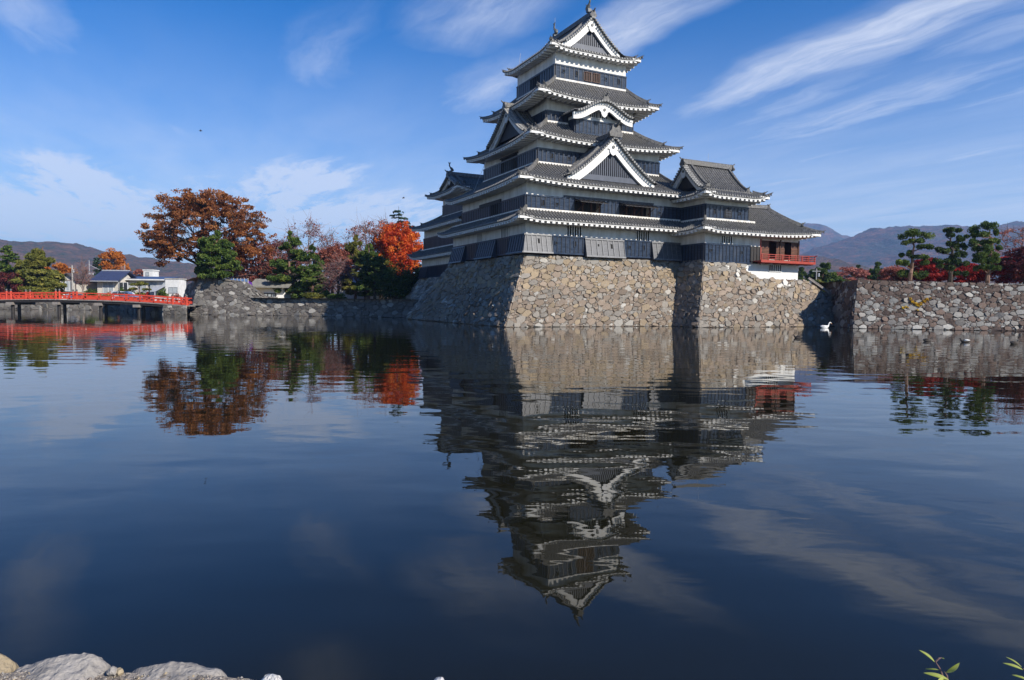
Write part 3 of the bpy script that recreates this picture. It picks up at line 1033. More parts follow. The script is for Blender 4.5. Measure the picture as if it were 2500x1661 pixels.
def flare(parent, P, a0, a1, z0, z1, out, m='sunlit_lacquer', n=6, ports=(), mitre=False):
    """a stone-drop: boards flaring outward at their foot; P(a, o, z)"""
    p = MB()
    zz = [z0, z1]
    k = 1 if mitre else 0
    p.hexa([P(a, o, z) for z, o1 in ((z0, out), (z1, 0.10)) for a, o in ((a0 - k * o1, o1), (a1, o1), (a1, -0.02), (a0, -0.02))], 0)
    for (a, z, hw, hh) in ports:
        o = 0.10 + (out - 0.10) * (z1 - z) / (z1 - z0)
        sl = (out - 0.10) / (z1 - z0)
        p.hexa([P(x, o - s * sl + e, z + s) for s in (-hh, hh) for x, e in ((a - hw, 0.02), (a + hw, 0.02), (a + hw, -0.02), (a - hw, -0.02))], 2)
        p.hexa([P(x, o - s * sl + e, z + s) for s in (hh, hh + 0.06) for x, e in ((a - hw, 0.06), (a + hw, 0.06), (a + hw, -0.02), (a - hw, -0.02))], 1)
    for i in range(n + 1):
        a = a0 + (a1 - a0) * i / n
        l, r = max(a0, a - 0.045), min(a1, a + 0.045)
        p.hexa([P(x, o, z) for z, oo in ((z0 + 0.02, out), (z1 - 0.02, 0.10)) for x, o in ((l, oo + 0.06), (r, oo + 0.06), (r, oo - 0.01), (l, oo - 0.01))], 1)
    for (za, zb) in ((z0 - 0.02, z0 + 0.13), (z1 - 0.10, z1 + 0.04)):
        f = lambda z: 0.10 + (out - 0.10) * (z1 - z) / (z1 - z0)
        p.hexa([P(x, o, z) for z in (za, zb) for x, o in ((a0 - 0.03 - k * f(z), f(z) + 0.09), (a1 + 0.03, f(z) + 0.09), (a1 + 0.03, f(z) - 0.01), (a0 - 0.03 - k * f(z), f(z) - 0.01))], 1)
    return p.build('stone_drop', [m, 'sunlit_batten' if m == 'sunlit_lacquer' else 'lacquer_batten', 'void'], parent)


simple('louvre', (0.10, 0.035, 0.018), (0.18, 0.07, 0.03), 0.5, 3)
simple('rubble', (0.035, 0.03, 0.026), (0.13, 0.11, 0.09), 0.95, 7, 0.8, 12)
simple('tile_pan', (0.022, 0.022, 0.024), (0.075, 0.073, 0.07), 0.6, 5)
simple('tile_end', (0.10, 0.10, 0.098), (0.30, 0.295, 0.28), 0.6, 5)
simple('sunlit_batten', (0.06, 0.065, 0.075), (0.14, 0.145, 0.155), 0.5, 3)  # paler battens of the front stone-drops, sunlight put into the colour

# ------------------------------------------------------------------ the castle
def power(zf, za, w, e):
    return lambda x: zf + (za - zf) * np.clip(1 - np.abs(x) / w, 0, 1) ** e


def castle_thing(name, label, cat, u, v, z, group=None):
    return thing(name, label, cat, tuple(W(u, v, z)), TH, group, org=(u, v, z))


def on_castle(o, label, cat, group=None):
    o.location = tuple(W(0, 0))
    o.rotation_euler = (0, 0, TH)
    return tag(o, label, cat, group)


def ridge_fish(parent, u, v, z, s=1.0, face=1, axis='v'):
    """shachi: a fish standing on its head at the ridge end, tail up"""
    m = MB()
    pts, rad = [], []
    for t in np.linspace(0, 1, 9):
        y = face * s * (0.32 * math.cos(t * 3.4) + 0.10 * t)
        pts.append((u, v + y, z + s * (0.12 + 1.0 * t)) if axis == 'v' else (u + y, v, z + s * (0.12 + 1.0 * t)))
        rad.append(s * (0.10 + 0.16 * math.sin(min(1, t * 1.3 + 0.2) * math.pi) * (1 - t * 0.6)))
    m.tube(pts, rad, 8)
    tip = np.array(pts[-1])
    for a in (-0.5, 0.0, 0.5):
        d = np.array((0.0, face * math.sin(a) * 0.4, 0.36)) * s
        if axis != 'v':
            d = d[[1, 0, 2]]
        m.tube([tip - d * 0.2, tip + d * 0.6, tip + d * 1.2], [0.07 * s, 0.06 * s, 0.015 * s], 5)
    mid = np.array(pts[3])
    for sg in (-1, 1):
        d = np.array((sg * 0.30, 0.0, 0.10)) * s
        if axis != 'v':
            d = d[[1, 0, 2]]
        m.tube([mid, mid + d * 0.6, mid + d * 1.3], [0.09 * s, 0.07 * s, 0.01], 5)
    m.box((u - 0.22 * s, v - 0.22 * s, z - 0.2), (u + 0.22 * s, v + 0.22 * s, z + 0.16 * s))
    return m.build('ridge_fish', ['bronze'], parent)


keep = castle_thing('castle_keep', 'tall black and white castle keep of six stacked storeys with large white front gable', 'castle', 0, 0, 0)
Pf = lambda v0: (lambda a, o, z: (a, v0 - o, z))
Pl = lambda u0: (lambda a, o, z: (u0 - o, a, z))
# first storey
s1 = storey(keep, 'first_storey', 0, 17.95, 0, 18.3, 6.75, 8.45, 9.75,
            ports=[(0, 3.2, 7.75, 's'), (0, 5.25, 7.75, 't'), (0, 11.6, 7.75, 's'), (0, 13.3, 7.75, 't')])
flare(s1, Pf(0), 0.0, 2.62, 6.72, 8.45, 0.48, n=5, ports=[(1.25, 7.85, 0.10, 0.22)], mitre=True)
flare(s1, Pf(0), 6.35, 10.85, 6.60, 8.35, 0.48, n=7, ports=[(7.8, 7.75, 0.10, 0.11), (9.35, 7.7, 0.10, 0.22)])
flare(s1, Pf(0), 14.3, 17.9, 6.60, 8.4, 0.48, n=6)
flare(s1, Pl(0), 0.0, 3.1, 6.72, 8.45, 0.48, m='lacquer', n=6, mitre=True)
flare(s1, Pl(0), 6.2, 10.6, 6.62, 8.4, 0.60, m='lacquer', n=8)
flare(s1, Pl(0), 14.3, 18.1, 6.55, 8.3, 0.60, m='lacquer', n=7)
for a0, a1 in ((4.35, 6.0), (12.4, 14.05)):
    slit_window(s1, Pf(0), a0, a1, 8.48, 9.45, 6)
for a0, a1 in ((3.7, 5.3), (9.9, 11.3)):
    slit_window(s1, Pl(0), a0, a1, 8.48, 9.35, 5)
roof_part(keep, 'first_roof', Skirt((-1.5, -1.5, 19.3, 19.6), (0, 0, 17.95, 18.3), 9.75, 10.75, 0.32, 0.3, (1, 0, 0, 1)), {0: 1.45, 3: 1.45}, sides=(0, 3), corners=(0,), eaves=(0, 3))
# second storey with its propped shutters
O2 = [(5.15, 8.1, 10.78, 11.92), (10.3, 14.1, 10.78, 11.92)]
s2 = storey(keep, 'second_storey', 0, 17.95, 0, 15.5, 10.74, 12.05, 13.3, cut=O2,
            front_ranges=[(0, 3.98, 10.74, 12.05), (3.98, 5.15, 10.74, 12.25), (8.1, 10.3, 10.74, 12.25), (14.1, 14.4, 10.74, 12.25), (5.15, 8.1, 11.92, 12.25), (10.3, 14.1, 11.92, 12.25), (14.4, 17.9, 10.74, 12.05)],
            ports=[(0, 1.75, 11.4, 't'), (0, 3.2, 11.35, 's'), (0, 15.2, 11.35, 's')])
for (b0, b1, z0, z1) in O2:
    p = MB()
    p.box((b0 + 0.01, 0.70, z0), (b1 - 0.01, 0.79, z1), 1)
    n = 3 if b1 - b0 < 3.2 else 4
    for k in range(n + 1):
        a = b0 + (b1 - b0) * k / n
        p.box((max(b0, a - 0.07), 0.02, z0), (min(b1, a + 0.07), 0.16, z1), 0)
    p.box((b0, 0.0, z0), (b1, 0.22, z0 + 0.08), 0)
    for k in range(int((b1 - b0) / 0.3)):
        if k % 4 != 3:
            p.box((b0 + 0.16 + k * 0.3, 0.30, z0 + 0.08), (b0 + 0.22 + k * 0.3, 0.36, z1), 1)
    wn = p.build('window', ['wood_brown', 'wood_dark'], s2)
    p = MB()
    for k in range(2 if b1 - b0 > 3.2 else 1):
        m_ = 2 if b1 - b0 > 3.2 else 1
        a0, a1 = b0 + (b1 - b0) * k / m_ + 0.04, b0 + (b1 - b0) * (k + 1) / m_ + 0.10
        p.hexa([(a, v, z + dz) for dz in (-0.05, 0.0) for a, v, z in ((a0, -1.15, 11.66), (a1, -1.15, 11.66), (a1, -0.06, 12.02), (a0, -0.06, 12.02))], 0)
        nn = int((a1 - a0) / 0.45)
        for i in range(nn + 1):
            a = a0 + (a1 - a0) * i / nn
            p.hexa([(a + e, v, z + dz) for dz in (0.0, 0.05) for e, v, z in ((-0.03, -1.15, 11.66), (0.03, -1.15, 11.66), (0.03, -0.06, 12.02), (-0.03, -0.06, 12.02))], 1)
        for f_ in (0.18, 0.80):
            a = a0 + (a1 - a0) * f_
            p.tube([(a - 0.3, -0.04, 10.86), (a + 0.1, -1.0, 11.68)], 0.035, 5, 2)
    p.build('propped_shutter', ['wood_dark', 'lacquer_batten', 'wood_brown'], s2)
p = MB()
p.box((-0.11, 5.4, 10.75), (-0.075, 7.6, 11.95), 1)
for k in range(5):
    p.box((-0.17, 5.4 + k * 0.53, 10.75), (-0.08, 5.48 + k * 0.53, 11.95), 0)
p.box((-0.19, 5.2, 11.95), (-0.07, 10.4, 12.3), 0)
p.build('window', ['wood_dark', 'void'], s2)
roof_part(keep, 'second_roof', Skirt((-1.5, -1.5, 19.4, 17.2), (2.81, 3.18, 17.56, 15.93), 13.22, 15.80, 0.36, 0.35, (1, 0, 0, 1)), {0: 1.45, 3: 1.45}, sides=(0, 1, 3), corners=(0, 1), eaves=(0, 3))
gable(keep, lambda x, y, z: (9.27 + x, -0.22 + y, z), power(14.0, 18.1, 5.2, 1.30), 5.2, 3.5, 0.80, base=14.45, wb=5.05, oni_s=1.9, tiles='front_gable_roof')
# fourth level
s4 = storey(keep, 'third_storey', 2.81, 17.56, 3.18, 15.93, 15.85, 17.2, 18.4,
            ports=[(0, 4.4, 16.55, 't'), (0, 6.35, 16.5, 's'), (0, 15.6, 16.5, 't')])
p = MB()
p.box((2.70, 7.4, 15.95), (2.735, 11.2, 17.5), 1)
for k in range(8):
    p.box((2.64, 7.4 + k * 0.53, 15.95), (2.73, 7.47 + k * 0.53, 17.0), 0)
p.box((2.62, 7.2, 17.45), (2.74, 11.4, 17.6), 0)
p.build('window', ['wood_dark', 'void'], s4)
roof_part(keep, 'third_roof', Skirt((1.2, 1.6, 19.1, 17.6), (4.7, 4.84, 15.25, 14.27), 18.05, 20.35, 0.48, 0.32), {0: 1.5, 1: 1.5, 3: 1.5})
gable(keep, lambda x, y, z: (2.35 + y, 9.1 - x, z), power(18.95, 22.25, 4.6, 1.28), 4.6, 2.5, 0.62, infill='board', base=19.3, wb=4.4, tiles='side_gable_roof', board='plaster')
# fifth level with the curved gable dormer
s5 = storey(keep, 'fourth_storey', 4.7, 15.25, 4.84, 14.27, 20.4, 21.45, 22.65, ports=[(0, 5.65, 20.95, 't'), (0, 13.6, 20.9, 't')])
dm = storey(keep, 'dormer', 7.2, 12.7, 3.4, 4.86, 19.2, 20.62, 21.0, faces=(0, 1, 3), wall='plaster_clean')
kara = lambda x: 20.98 + 1.32 * 0.5 * (1 + np.cos(np.pi * np.clip(np.abs(x) / 3.55, 0, 1)))
gable(keep, lambda x, y, z: (9.98 + x, 2.5 + y, z), kara, 3.6, 2.4, 0.66, infill='plaster', base=20.55, d_in=0.95, tiles='curved_gable_roof', desc=False, ridge_h=0.3, wb=3.55)
slit_window(dm, Pf(3.43), 8.85, 9.85, 20.95, 21.5, 4, 'plaster_clean')
slit_window(dm, Pf(3.43), 10.05, 11.05, 20.95, 21.5, 4, 'plaster_clean')
roof_part(keep, 'fourth_roof', Skirt((2.65, 2.8, 17.2, 16.3), (5.92, 5.38, 14.6, 13.92), 22.50, 24.90, 0.50, 0.32), {0: 1.5, 1: 1.5, 3: 1.5})
# top storey
s6 = storey(keep, 'top_storey', 5.92, 14.6, 5.38, 13.92, 24.95, 26.36, 27.9, step=0.54,
            ports=[(0, 6.85, 25.75, 's'), (0, 8.4, 25.75, 't'), (0, 12.0, 25.72, 's'), (0, 13.65, 25.72, 't')])
for a0, a1 in ((9.33, 10.17), (10.36, 11.2)):
    slit_window(s6, Pf(5.38), a0, a1, 25.22, 26.05, 4, 'wood_brown', 'void', 0.085, 'barred_window')
p = MB()
p.box((5.81, 8.6, 25.1), (5.845, 10.6, 26.2), 1)
for k in range(5):
    p.box((5.77, 8.6 + k * 0.48, 25.1), (5.84, 8.66 + k * 0.48, 26.2), 0)
p.build('barred_window', ['wood_dark', 'void'], s6)
top = roof_part(keep, 'top_roof', Skirt((4.75, 4.25, 15.8, 15.05), (6.15, 5.65, 14.4, 13.65), 27.75, 28.32, 0.45, 0.2), {0: 1.1, 1: 1.1, 3: 1.1}, inner_ridge=False)
gable(keep, lambda x, y, z: (10.27 + x, 5.5 + y, z), power(28.30, 31.75, 4.15, 1.36), 4.15, 8.2, 0.66, base=28.95, wb=3.55, tiles='upper_roof', ridge_h=0.62, over=0.3, back=True)
ridge_fish(top, 10.27, 6.1, 32.75, 0.95, 1)
ridge_fish(top, 10.27, 13.2, 32.65, 0.95, -1)
m = MB()
m.tube([(10.27, 13.25, 33.0), (10.27, 13.25, 34.6)], 0.018, 5)
m.tube([(5.3, 12.0, 29.4), (4.6, 11.0, 27.6), (4.2, 10.2, 22.6), (1.0, 9.8, 18.6), (-1.4, 9.5, 13.0)], 0.018, 4)
m.build('lightning_wire', ['steel_grey'], keep)

# the corner tower in front of the keep
tower = castle_thing('corner_tower', 'small two-storey corner tower with bell window, attached right of the keep', 'tower', 18, -3.74, 6.3)
t1 = storey(tower, 'lower_storey', 17.98, 25.4, -3.74, 1.7, 6.36, 8.2, 9.5, front_ranges=[(17.98, 23.98, 6.36, 8.2)],
            ports=[(0, 18.75, 7.5, 's'), (0, 22.8, 7.45, 's')])
p = MB()  # dark boards, the blackness of an unlit recess put into their colour
p.box((24.02, -3.80, 6.40), (25.38, -3.74, 8.15), 0)
for k in range(4):
    p.box((24.05 + k * 0.42, -3.85, 6.40), (24.11 + k * 0.42, -3.80, 8.15), 0)
p.build('recess_shade', ['wood_dark'], t1)
slit_window(t1, Pf(-3.74), 20.05, 21.55, 8.3, 9.0, 5)
roof_part(tower, 'lower_roof', Skirt((16.5, -5.25, 24.3, 3.2), (17.95, -3.74, 24.3, 1.7), 9.45, 10.6, 0.35, 0.3, (1, 0, 0, 0)), {0: 1.45, 3: 1.45}, sides=(0, 3), corners=(0,), eaves=(0, 3))
t2 = storey(tower, 'upper_storey', 17.95, 23.56, -3.74, 1.7, 10.65, 12.03, 13.0, ports=[(0, 19.05, 11.35, 't'), (0, 22.4, 11.35, 's')])
p = MB()                                                       # bell-shaped window
bell = [(-0.46, 0.0), (-0.44, 0.45), (-0.38, 0.72), (-0.22, 0.92), (0, 1.02), (0.22, 0.92), (0.38, 0.72), (0.44, 0.45), (0.46, 0.0)]
cx, cz = 20.8, 10.86
p.prism([(cx + x * 1.16, -3.83, cz - 0.02 + z * 1.07) for x, z in bell], (0, -0.06, 0), 0)
p.prism([(cx + x, -3.885, cz + z) for x, z in bell], (0, -0.012, 0), 1)
for k in (-0.3, -0.1, 0.1, 0.3):
    p.box((cx + k - 0.02, -3.915, cz), (cx + k + 0.02, -3.89, cz + 0.98 - abs(k) * 0.7), 2)
for z in (0.25, 0.5, 0.74):
    p.box((cx - 0.40 + z * 0.1, -3.925, cz + z - 0.018), (cx + 0.40 - z * 0.1, -3.90, cz + z + 0.018), 2)
p.build('bell_window', ['lacquer_batten', 'void', 'slate_board'], t2)
roof_part(tower, 'upper_roof', Skirt((16.55, -5.25, 25.05, 3.25), (17.55, -4.0, 23.85, 2.0), 12.80, 13.38, 0.42, 0.25), {0: 1.3, 1: 1.3, 3: 1.3}, inner_ridge=False)
gable(tower, lambda x, y, z: (17.5 + y, -1.0 - x, z), power(13.35, 16.15, 3.05, 1.32), 3.05, 6.35, 0.46, infill='board', base=13.85, wb=2.75, tiles='gable_roof', ridge_h=0.55, over=0.25, board='plaster', back=True)
m = MB()
m.tube([(20.6, -1.0, 16.8), (20.6, -1.0, 17.7)], 0.015, 4)
m.build('lightning_rod', ['steel_grey'], tower)

# the moon-viewing pavilion with its red balcony
pav = castle_thing('moon_pavilion', 'low open pavilion with red railed balcony at the right end of the castle', 'pavilion', 25.4, -3.74, 4.9)
p = MB()
p.box((23.3, -3.70, 4.86), (31.08, 1.5, 6.62))
base = p.build('plaster_base', ['white_paint'], pav)
slit_window(base, Pf(-3.70), 26.75, 28.55, 5.72, 6.35, 6, 'white_paint')
p = MB()
p.box((23.4, -3.66, 4.70), (31.1, 1.4, 4.86))
p.build('sill_beam', ['wood_brown'], pav)
p = MB()
p.box((25.5, -3.6, 6.62), (31.08, 1.5, 6.72), 0)
p.box((25.40, -3.76, 8.85), (31.1, -3.55, 9.35), 1)
p.box((25.40, -1.2, 6.72), (26.3, -1.05, 9.2), 2)
p.box((26.75, -1.2, 6.72), (31.1, -1.05, 9.2), 2)
p.box((26.3, -1.2, 8.1), (26.75, -1.05, 9.2), 2)
p.box((30.95, -3.5, 6.72), (31.08, 1.5, 9.0), 2)
p.box((25.40, -3.55, 6.72), (25.50, 1.5, 9.2), 2)
p.box((25.4, -3.7, 9.0), (31.1, 1.5, 9.1), 2)
p.build('room', ['wood_brown', 'plaster_dirty', 'wood_brown'], pav)
for a in (25.46, 28.3, 31.0):
    p = MB()
    p.box((a - 0.08, -3.80, 6.62), (a + 0.08, -3.64, 9.0), 0)
    p.build('post', ['wood_red' if a < 26 else 'wood_brown'], pav)
for a0, a1 in ((25.6, 26.7), (27.75, 28.95), (29.95, 30.9)):
    p = MB()
    p.box((a0, -3.70, 6.72), (a1, -3.66, 8.8), 0)
    for k in range(9):
        p.box((a0, -3.74, 6.85 + k * 0.15), (a1, -3.70, 6.92 + k * 0.15), 1)
    p.build('louvre_panel', ['wood_brown', 'louvre'], pav)
for a0, a1 in ((26.75, 27.7), (29.0, 29.9)):
    p = MB()
    p.box((a0, -3.68, 6.72), (a1, -3.60, 6.92), 0)
    p.build('window_sill', ['cream_wall'], pav)
p = MB()
p.box((24.45, -4.85, 6.58), (32.2, -3.70, 6.68))
p.box((31.1, -3.70, 6.58), (32.2, 1.6, 6.68))
p.box((24.40, -4.92, 6.50), (32.28, -4.80, 6.76))
p.box((32.16, -4.80, 6.50), (32.28, 1.6, 6.76))
for k in range(7):
    p.box((25.0 + k * 1.15, -4.8, 6.42), (25.14 + k * 1.15, -3.7, 6.56))
bal = p.build('balcony', ['wood_red'], pav)
p = MB()
for z, ex in ((6.92, 0.0), (7.12, 0.0), (7.32, 0.28)):
    p.tube([(24.42, -4.86, z), (30.5, -4.86, z), (32.22 + ex, -4.86, z + ex * 0.3)], 0.045 if z > 7.2 else 0.035, 6)
    p.tube([(32.22, -4.86 - ex, z + ex * 0.3), (32.22, -3.6, z), (32.22, 1.6, z)], 0.045 if z > 7.2 else 0.035, 6)
for k in range(9):
    x = 24.5 + k * 0.965
    p.box((x - 0.045, -4.905, 6.70), (x + 0.045, -4.815, 7.32))
for k in range(1, 7):
    y = -4.86 + k * 1.05
    p.box((32.175, y - 0.045, 6.70), (32.265, y + 0.045, 7.32))
p.build('railing', ['wood_red'], bal)
roof_part(pav, 'hipped_roof', Skirt((24.3, -5.25, 32.65, 2.85), (24.3, -1.22, 28.7, -1.18), 9.45, 12.55, 0.40, 0.22, (0, 1, 1, 0)), {0: 1.5, 1: 1.5}, sides=(0, 1), corners=(1,), inner_ridge=False, eaves=(0, 1))
p = MB()
p.sweep([(24.3, -1.2, 12.55), (26.5, -1.2, 12.52), (28.9, -1.2, 12.58)], 0.4, 0.42)
oni(p, (28.95, -1.2, 12.5), (1, 0, 0), 1.0)
p.build('ridge', ['tile'], pav)

# the small keep behind, on the shaded side
small = castle_thing('small_keep', 'smaller black and white keep in shade at the left back of the tall keep', 'castle', 1.5, 18.3, 5.3)
storey(small, 'first_storey', 1.5, 12, 18.3, 34, 5.35, 6.84, 8.2, faces=(3,))
flare(small, Pl(1.5), 31.0, 34.0, 5.3, 6.84, 0.5, m='lacquer', n=6)
roof_part(small, 'first_roof', Skirt((0.1, 17.0, 13, 35.4), (1.5, 18.3, 12, 34), 8.1, 9.1, 0.35, 0.3, (0, 0, 1, 1)), {3: 1.4}, sides=(2, 3), corners=(3,), eaves=(3,), discs=False)
storey(small, 'second_storey', 1.5, 12, 18.3, 33, 9.15, 10.63, 11.95, faces=(3,))
roof_part(small, 'second_roof', Skirt((0.1, 17.0, 13, 34.4), (3.5, 19.5, 9.0, 31.1), 11.75, 13.5, 0.35, 0.3, (0, 0, 1, 1)), {3: 1.4}, sides=(2, 3), corners=(3,), eaves=(3,), discs=False)
storey(small, 'top_storey', 3.5, 9.0, 23.5, 31.1, 13.5, 15.0, 16.4, faces=(0, 3))
rt = roof_part(small, 'top_roof', Skirt((1.75, 21.7, 10.75, 32.9), (3.05, 23.9, 9.5, 30.7), 16.0, 16.75, 0.40, 0.25), {0: 1.7, 3: 1.7}, sides=(0, 2, 3), corners=(0, 3), inner_ridge=False, eaves=(0, 3))
gable(small, lambda x, y, z: (3.0 + y, 27.3 - x, z), power(16.7, 18.25, 3.4, 1.25), 3.4, 6.5, 0.34, infill='board', base=16.95, wb=2.9, tiles='gable_roof', board='plaster', ridge_h=0.5)
ridge_fish(rt, 3.1, 27.3, 18.9, 0.8, 1, 'u')

# stone bases
def off(z, h=6.55, o=3.83):
    return o * np.clip(1 - z / h, 0, 1) ** 1.12


HS = 7.5
def ztop_t(u):
    return float(np.interp(u, (17, 22.9, 24.5, 40), (6.36, 6.36, 4.88, 4.80)))


def face_t(x, y):
    z = 6.36 * y / HS
    return (17.95 - off(z) + x, -3.74 - off(z), z)


def keep_t(x, y):
    u, v, z = face_t(x, y)
    return z < ztop_t(u) - 0.05 and u < 31.3 + max(0.0, 4.85 - z) * 1.45


def pal_tower(x, y, s, g):
    if (0.10 < x < 0.21 and 0.72 < y < 0.97 and abs(y - (0.97 - (x - 0.11) * 2.2)) < 0.07) or (0.34 < x < 0.47 and abs(y - (0.92 - (x - 0.33) * 2.4)) < 0.09 and y < 0.9):
        if g.random() < 0.4:
            return np.array((0.46, 0.45, 0.42)) * g.uniform(0.75, 1.1)
    return pal_castle(x, y, s, g)


def pal_neutral(x, y, s, g):  # mid and pale grey stones mixed at random
    t = g.random()
    c = np.array((0.20, 0.185, 0.17)) if t < 0.6 else np.array((0.33, 0.31, 0.28))
    return c * g.uniform(0.75, 1.25)


b1 = masonry('stone_rampart', None, [
    (17.95, HS, 0.12, 0.34, lambda x, y: (x - off(6.55 * y / HS), -off(6.55 * y / HS), 6.55 * y / HS)),
    (21.5, HS, 0.13, 0.34, lambda x, y: (-off(6.55 * y / HS), (19.5 + off(6.55 * y / HS)) - x / 21.5 * (19.5 + 2 * off(6.55 * y / HS)), 6.55 * y / HS)),
    (3.74, HS, 0.13, 0.34, lambda x, y: (17.95 - off(6.55 * y / HS), -off(6.55 * y / HS) - x, 6.55 * y / HS))], pal_castle, 3, relief=(0.06, 0.17, 0.10))
on_castle(b1, 'sloping stone base of fitted brown boulders under the tall keep', 'stone rampart')
b2 = masonry('stone_rampart', None, [(25.0, HS, 0.12, 0.33, face_t, keep_t),
    (8.0, HS, 0.3, 0.56, lambda x, y: (31.3 + (4.85 - 4.85 * y / HS) * 1.45, -3.74 - off(4.85 * y / HS) + x, 4.85 * y / HS))], pal_tower, 5, relief=0.06)
on_castle(b2, 'stone base with white limed patches under the corner tower and pavilion', 'stone rampart')
b3 = masonry('stone_rampart', None, [(18.0, 6.2, 0.16, 0.36, lambda x, y: (1.5 - off(5.3 * y / 6.2, 5.3, 3.4), 35 + off(5.3 * y / 6.2, 5.3, 3.4) - x, 5.3 * y / 6.2))], pal_neutral, 6, relief=0.13)
on_castle(b3, 'dark shaded stone base under the smaller keep, behind the tall keep', 'stone rampart')
m = MB()
pl = [(31.3 + (4.85 - z) * 1.45 + 0.05, -3.74 - off(z) - 0.05, z + 0.28) for z in (4.75, 3.6, 2.4, 1.35)]
m.tube(pl, 0.10, 6)
m.tube([(x + .12, y, z + .12) for x, y, z in pl], 0.05, 6)
o = m.build('drain_pole', ['weathered_wood'])
on_castle(o, 'long pale wooden pole slanting down the right edge of the castle stone base', 'pole')


# ------------------------------------------------------------------ land
def sheet(name, pts, m, kind='structure'):
    mb = MB()
    mb.add(pts, [tuple(range(len(pts)))])
    return structure(mb.build(name, m), kind)


def grid_land(name, x0, x1, y0, y1, nx, ny, zf, m):
    mb = MB()
    X = np.zeros((nx + 1, ny + 1, 3))
    for i in range(nx + 1):
        for j in range(ny + 1):
            x, y = x0 + (x1 - x0) * i / nx, y0 + (y1 - y0) * j / ny
            X[i, j] = (x, y, zf(x, y))
    mb.grid(X)
    return structure(mb.build(name, m, smooth=True))


def fb(x, y, s, o=4):
    return mnoise.fractal(Vector((x * s, y * s, 3.7)), 1.0, 2.0, o)


sheet('ground', [(-46.6, 93.2, 1.25), (-70, 121, 1.25), (-140, 118, 1.25), (-5600, 118, 1.25), (-5600, 6300, 1.25), (6600, 6300, 1.25), (6600, 120, 1.25), (70, 120, 1.25), (30, 122, 1.25), (-12, 112, 1.25)], 'earth')
sheet('castle_ground', [tuple(W(37.5, -1.6, 1.3)), tuple(W(60, -8, 1.3)), tuple(W(70, 60, 1.3)), tuple(W(20, 60, 1.3)), tuple(W(20, 3, 1.3)), tuple(W(33, 0, 1.3))], 'earth')
sheet('left_bank', [(-35.5, 94.3, 2.42), (-13, 89.2, 2.40), (-8, 92, 2.40), (0, 118, 2.40), (-50, 122, 2.38), (-48, 101, 2.38)], 'dry_grass')
grid_land('bank_slope', -46.0, -30, 95.6, 108, 24, 16, lambda x, y: 2.42 + (float(np.interp(x, (-46, -44.2, -37.6, -36.9, -34.5, -30), (4.7, 5.22, 4.55, 4.1, 2.4, 2.2))) - 2.42) * (1.0 if x < -38.5 else max(0.0, min(1.0, (97.1 - y) / 0.7 + max(0, -37.2 - x)))) - max(0, y - 99) * 0.1 + (0.10 if x < -38 else 0.02) * fb(x, y, 0.5), 'dry_grass')
sheet('right_bank', [(33.4, 66.3, 4.56), (48.3, 63.9, 4.22), (70, 60.2, 4.10), (110, 62, 4.1), (110, 100, 4.1), (40, 100, 4.4), (35.2, 76, 4.5)], 'dry_grass')
grid_land('bank_slope', 33.9, 70, 66.6, 84, 36, 14, lambda x, y: 4.55 - (x - 33) * 0.012 + min(1, (y - 66.2) / 3) * 0.14 + 0.05 * fb(x, y, 0.6) - (0.25 if y < 66.7 + 0 else 0) - max(0, (66.4 - 0.163 * (x - 33.4)) - y) * 0, 'dry_grass')


def wall_frame(TC, ang):
    e = np.array([math.cos(ang), math.sin(ang), 0])
    b = np.array([-math.sin(ang), math.cos(ang), 0])
    return np.array([TC[0], TC[1], 0.0]), e, b


# right moat wall, its shaded return, and the land behind
T0, e, bk = wall_frame((33.3, 66.05), -0.163)
def r_top(x):
    return 4.66 - 0.021 * x + (0.18 if x < 0.5 else 0)
def r_front(x, y, H=4.9):
    z = r_top(x) * y / H
    t = 1 - y / H
    return tuple(T0 + e * (x - 0.66 * t * (1 - x / 34)) - bk * 1.2 * t ** 1.2 + np.array([0, 0, z]))
def r_left(x, y, H=4.9):
    z = 4.66 * y / H
    t = 1 - y / H
    return tuple(T0 - e * 0.66 * t + bk * (10 - x - 1.2 * t ** 1.2 * x / 10) + np.array([0, 0, z]))
o = masonry('moat_wall', None, [(34, 4.9, 0.10, 0.29, r_front), (10, 4.9, 0.2, 0.42, r_left)], pal_right, 8, relief=0.075)
tag(o, 'rough grey and brown stone moat wall at the right below the pruned pines', 'stone wall')

# left bastion with its stepped end, and the low wall running on to the castle
T1, e1, bk1 = wall_frame((-44.1, 96.35), -0.123)
def b_top(x):
    if x > 7.2:                                                # ends in steps
        return max(2.6, 4.6 - 0.36 * math.floor((x - 7.2) / 0.55 + 1))
    return float(np.interp(x, (0, 3.5, 7.2), (5.2, 5.05, 4.6)))
def b_front(x, y, H=5.3):
    t = 1 - y / H
    return tuple(T1 + e1 * (x - 0.6 * t * (1 - x / 11.5)) - bk1 * 1.5 * t ** 1.2 + np.array([0, 0, b_top(x) * y / H]))
e2 = np.array([-0.635, 0.772, 0])
def b_left(x, y, H=5.3):
    t = 1 - y / H
    s = 7 - x
    top = 5.2 - s * 0.16
    return tuple(T1 - e1 * (0.6 + s * 0.02) * t - bk1 * 1.5 * t ** 1.2 * (1 - s / 7 * 0.5) + e2 * s + np.array([0, 0, top * y / H]))
o = masonry('stone_bastion', None, [(11.5, 5.3, 0.15, 0.36, b_front)], pal_grey, 12, relief=0.03, gap=0.008)
masonry('return_face', o, [(7, 5.3, 0.2, 0.4, b_left)], pal_grey, 13, relief=0.03, gap=0.008)
tag(o, 'tall grey stone bastion with stepped right end, under the big orange tree', 'stone wall')
T2, e_, b_ = wall_frame((-34.0, 94.75), -0.235)
def l_front(x, y, H=2.6):
    t = 1 - y / H
    return tuple(T2 + e_ * x - b_ * 0.55 * t + np.array([0, 0, 2.42 * y / H]))
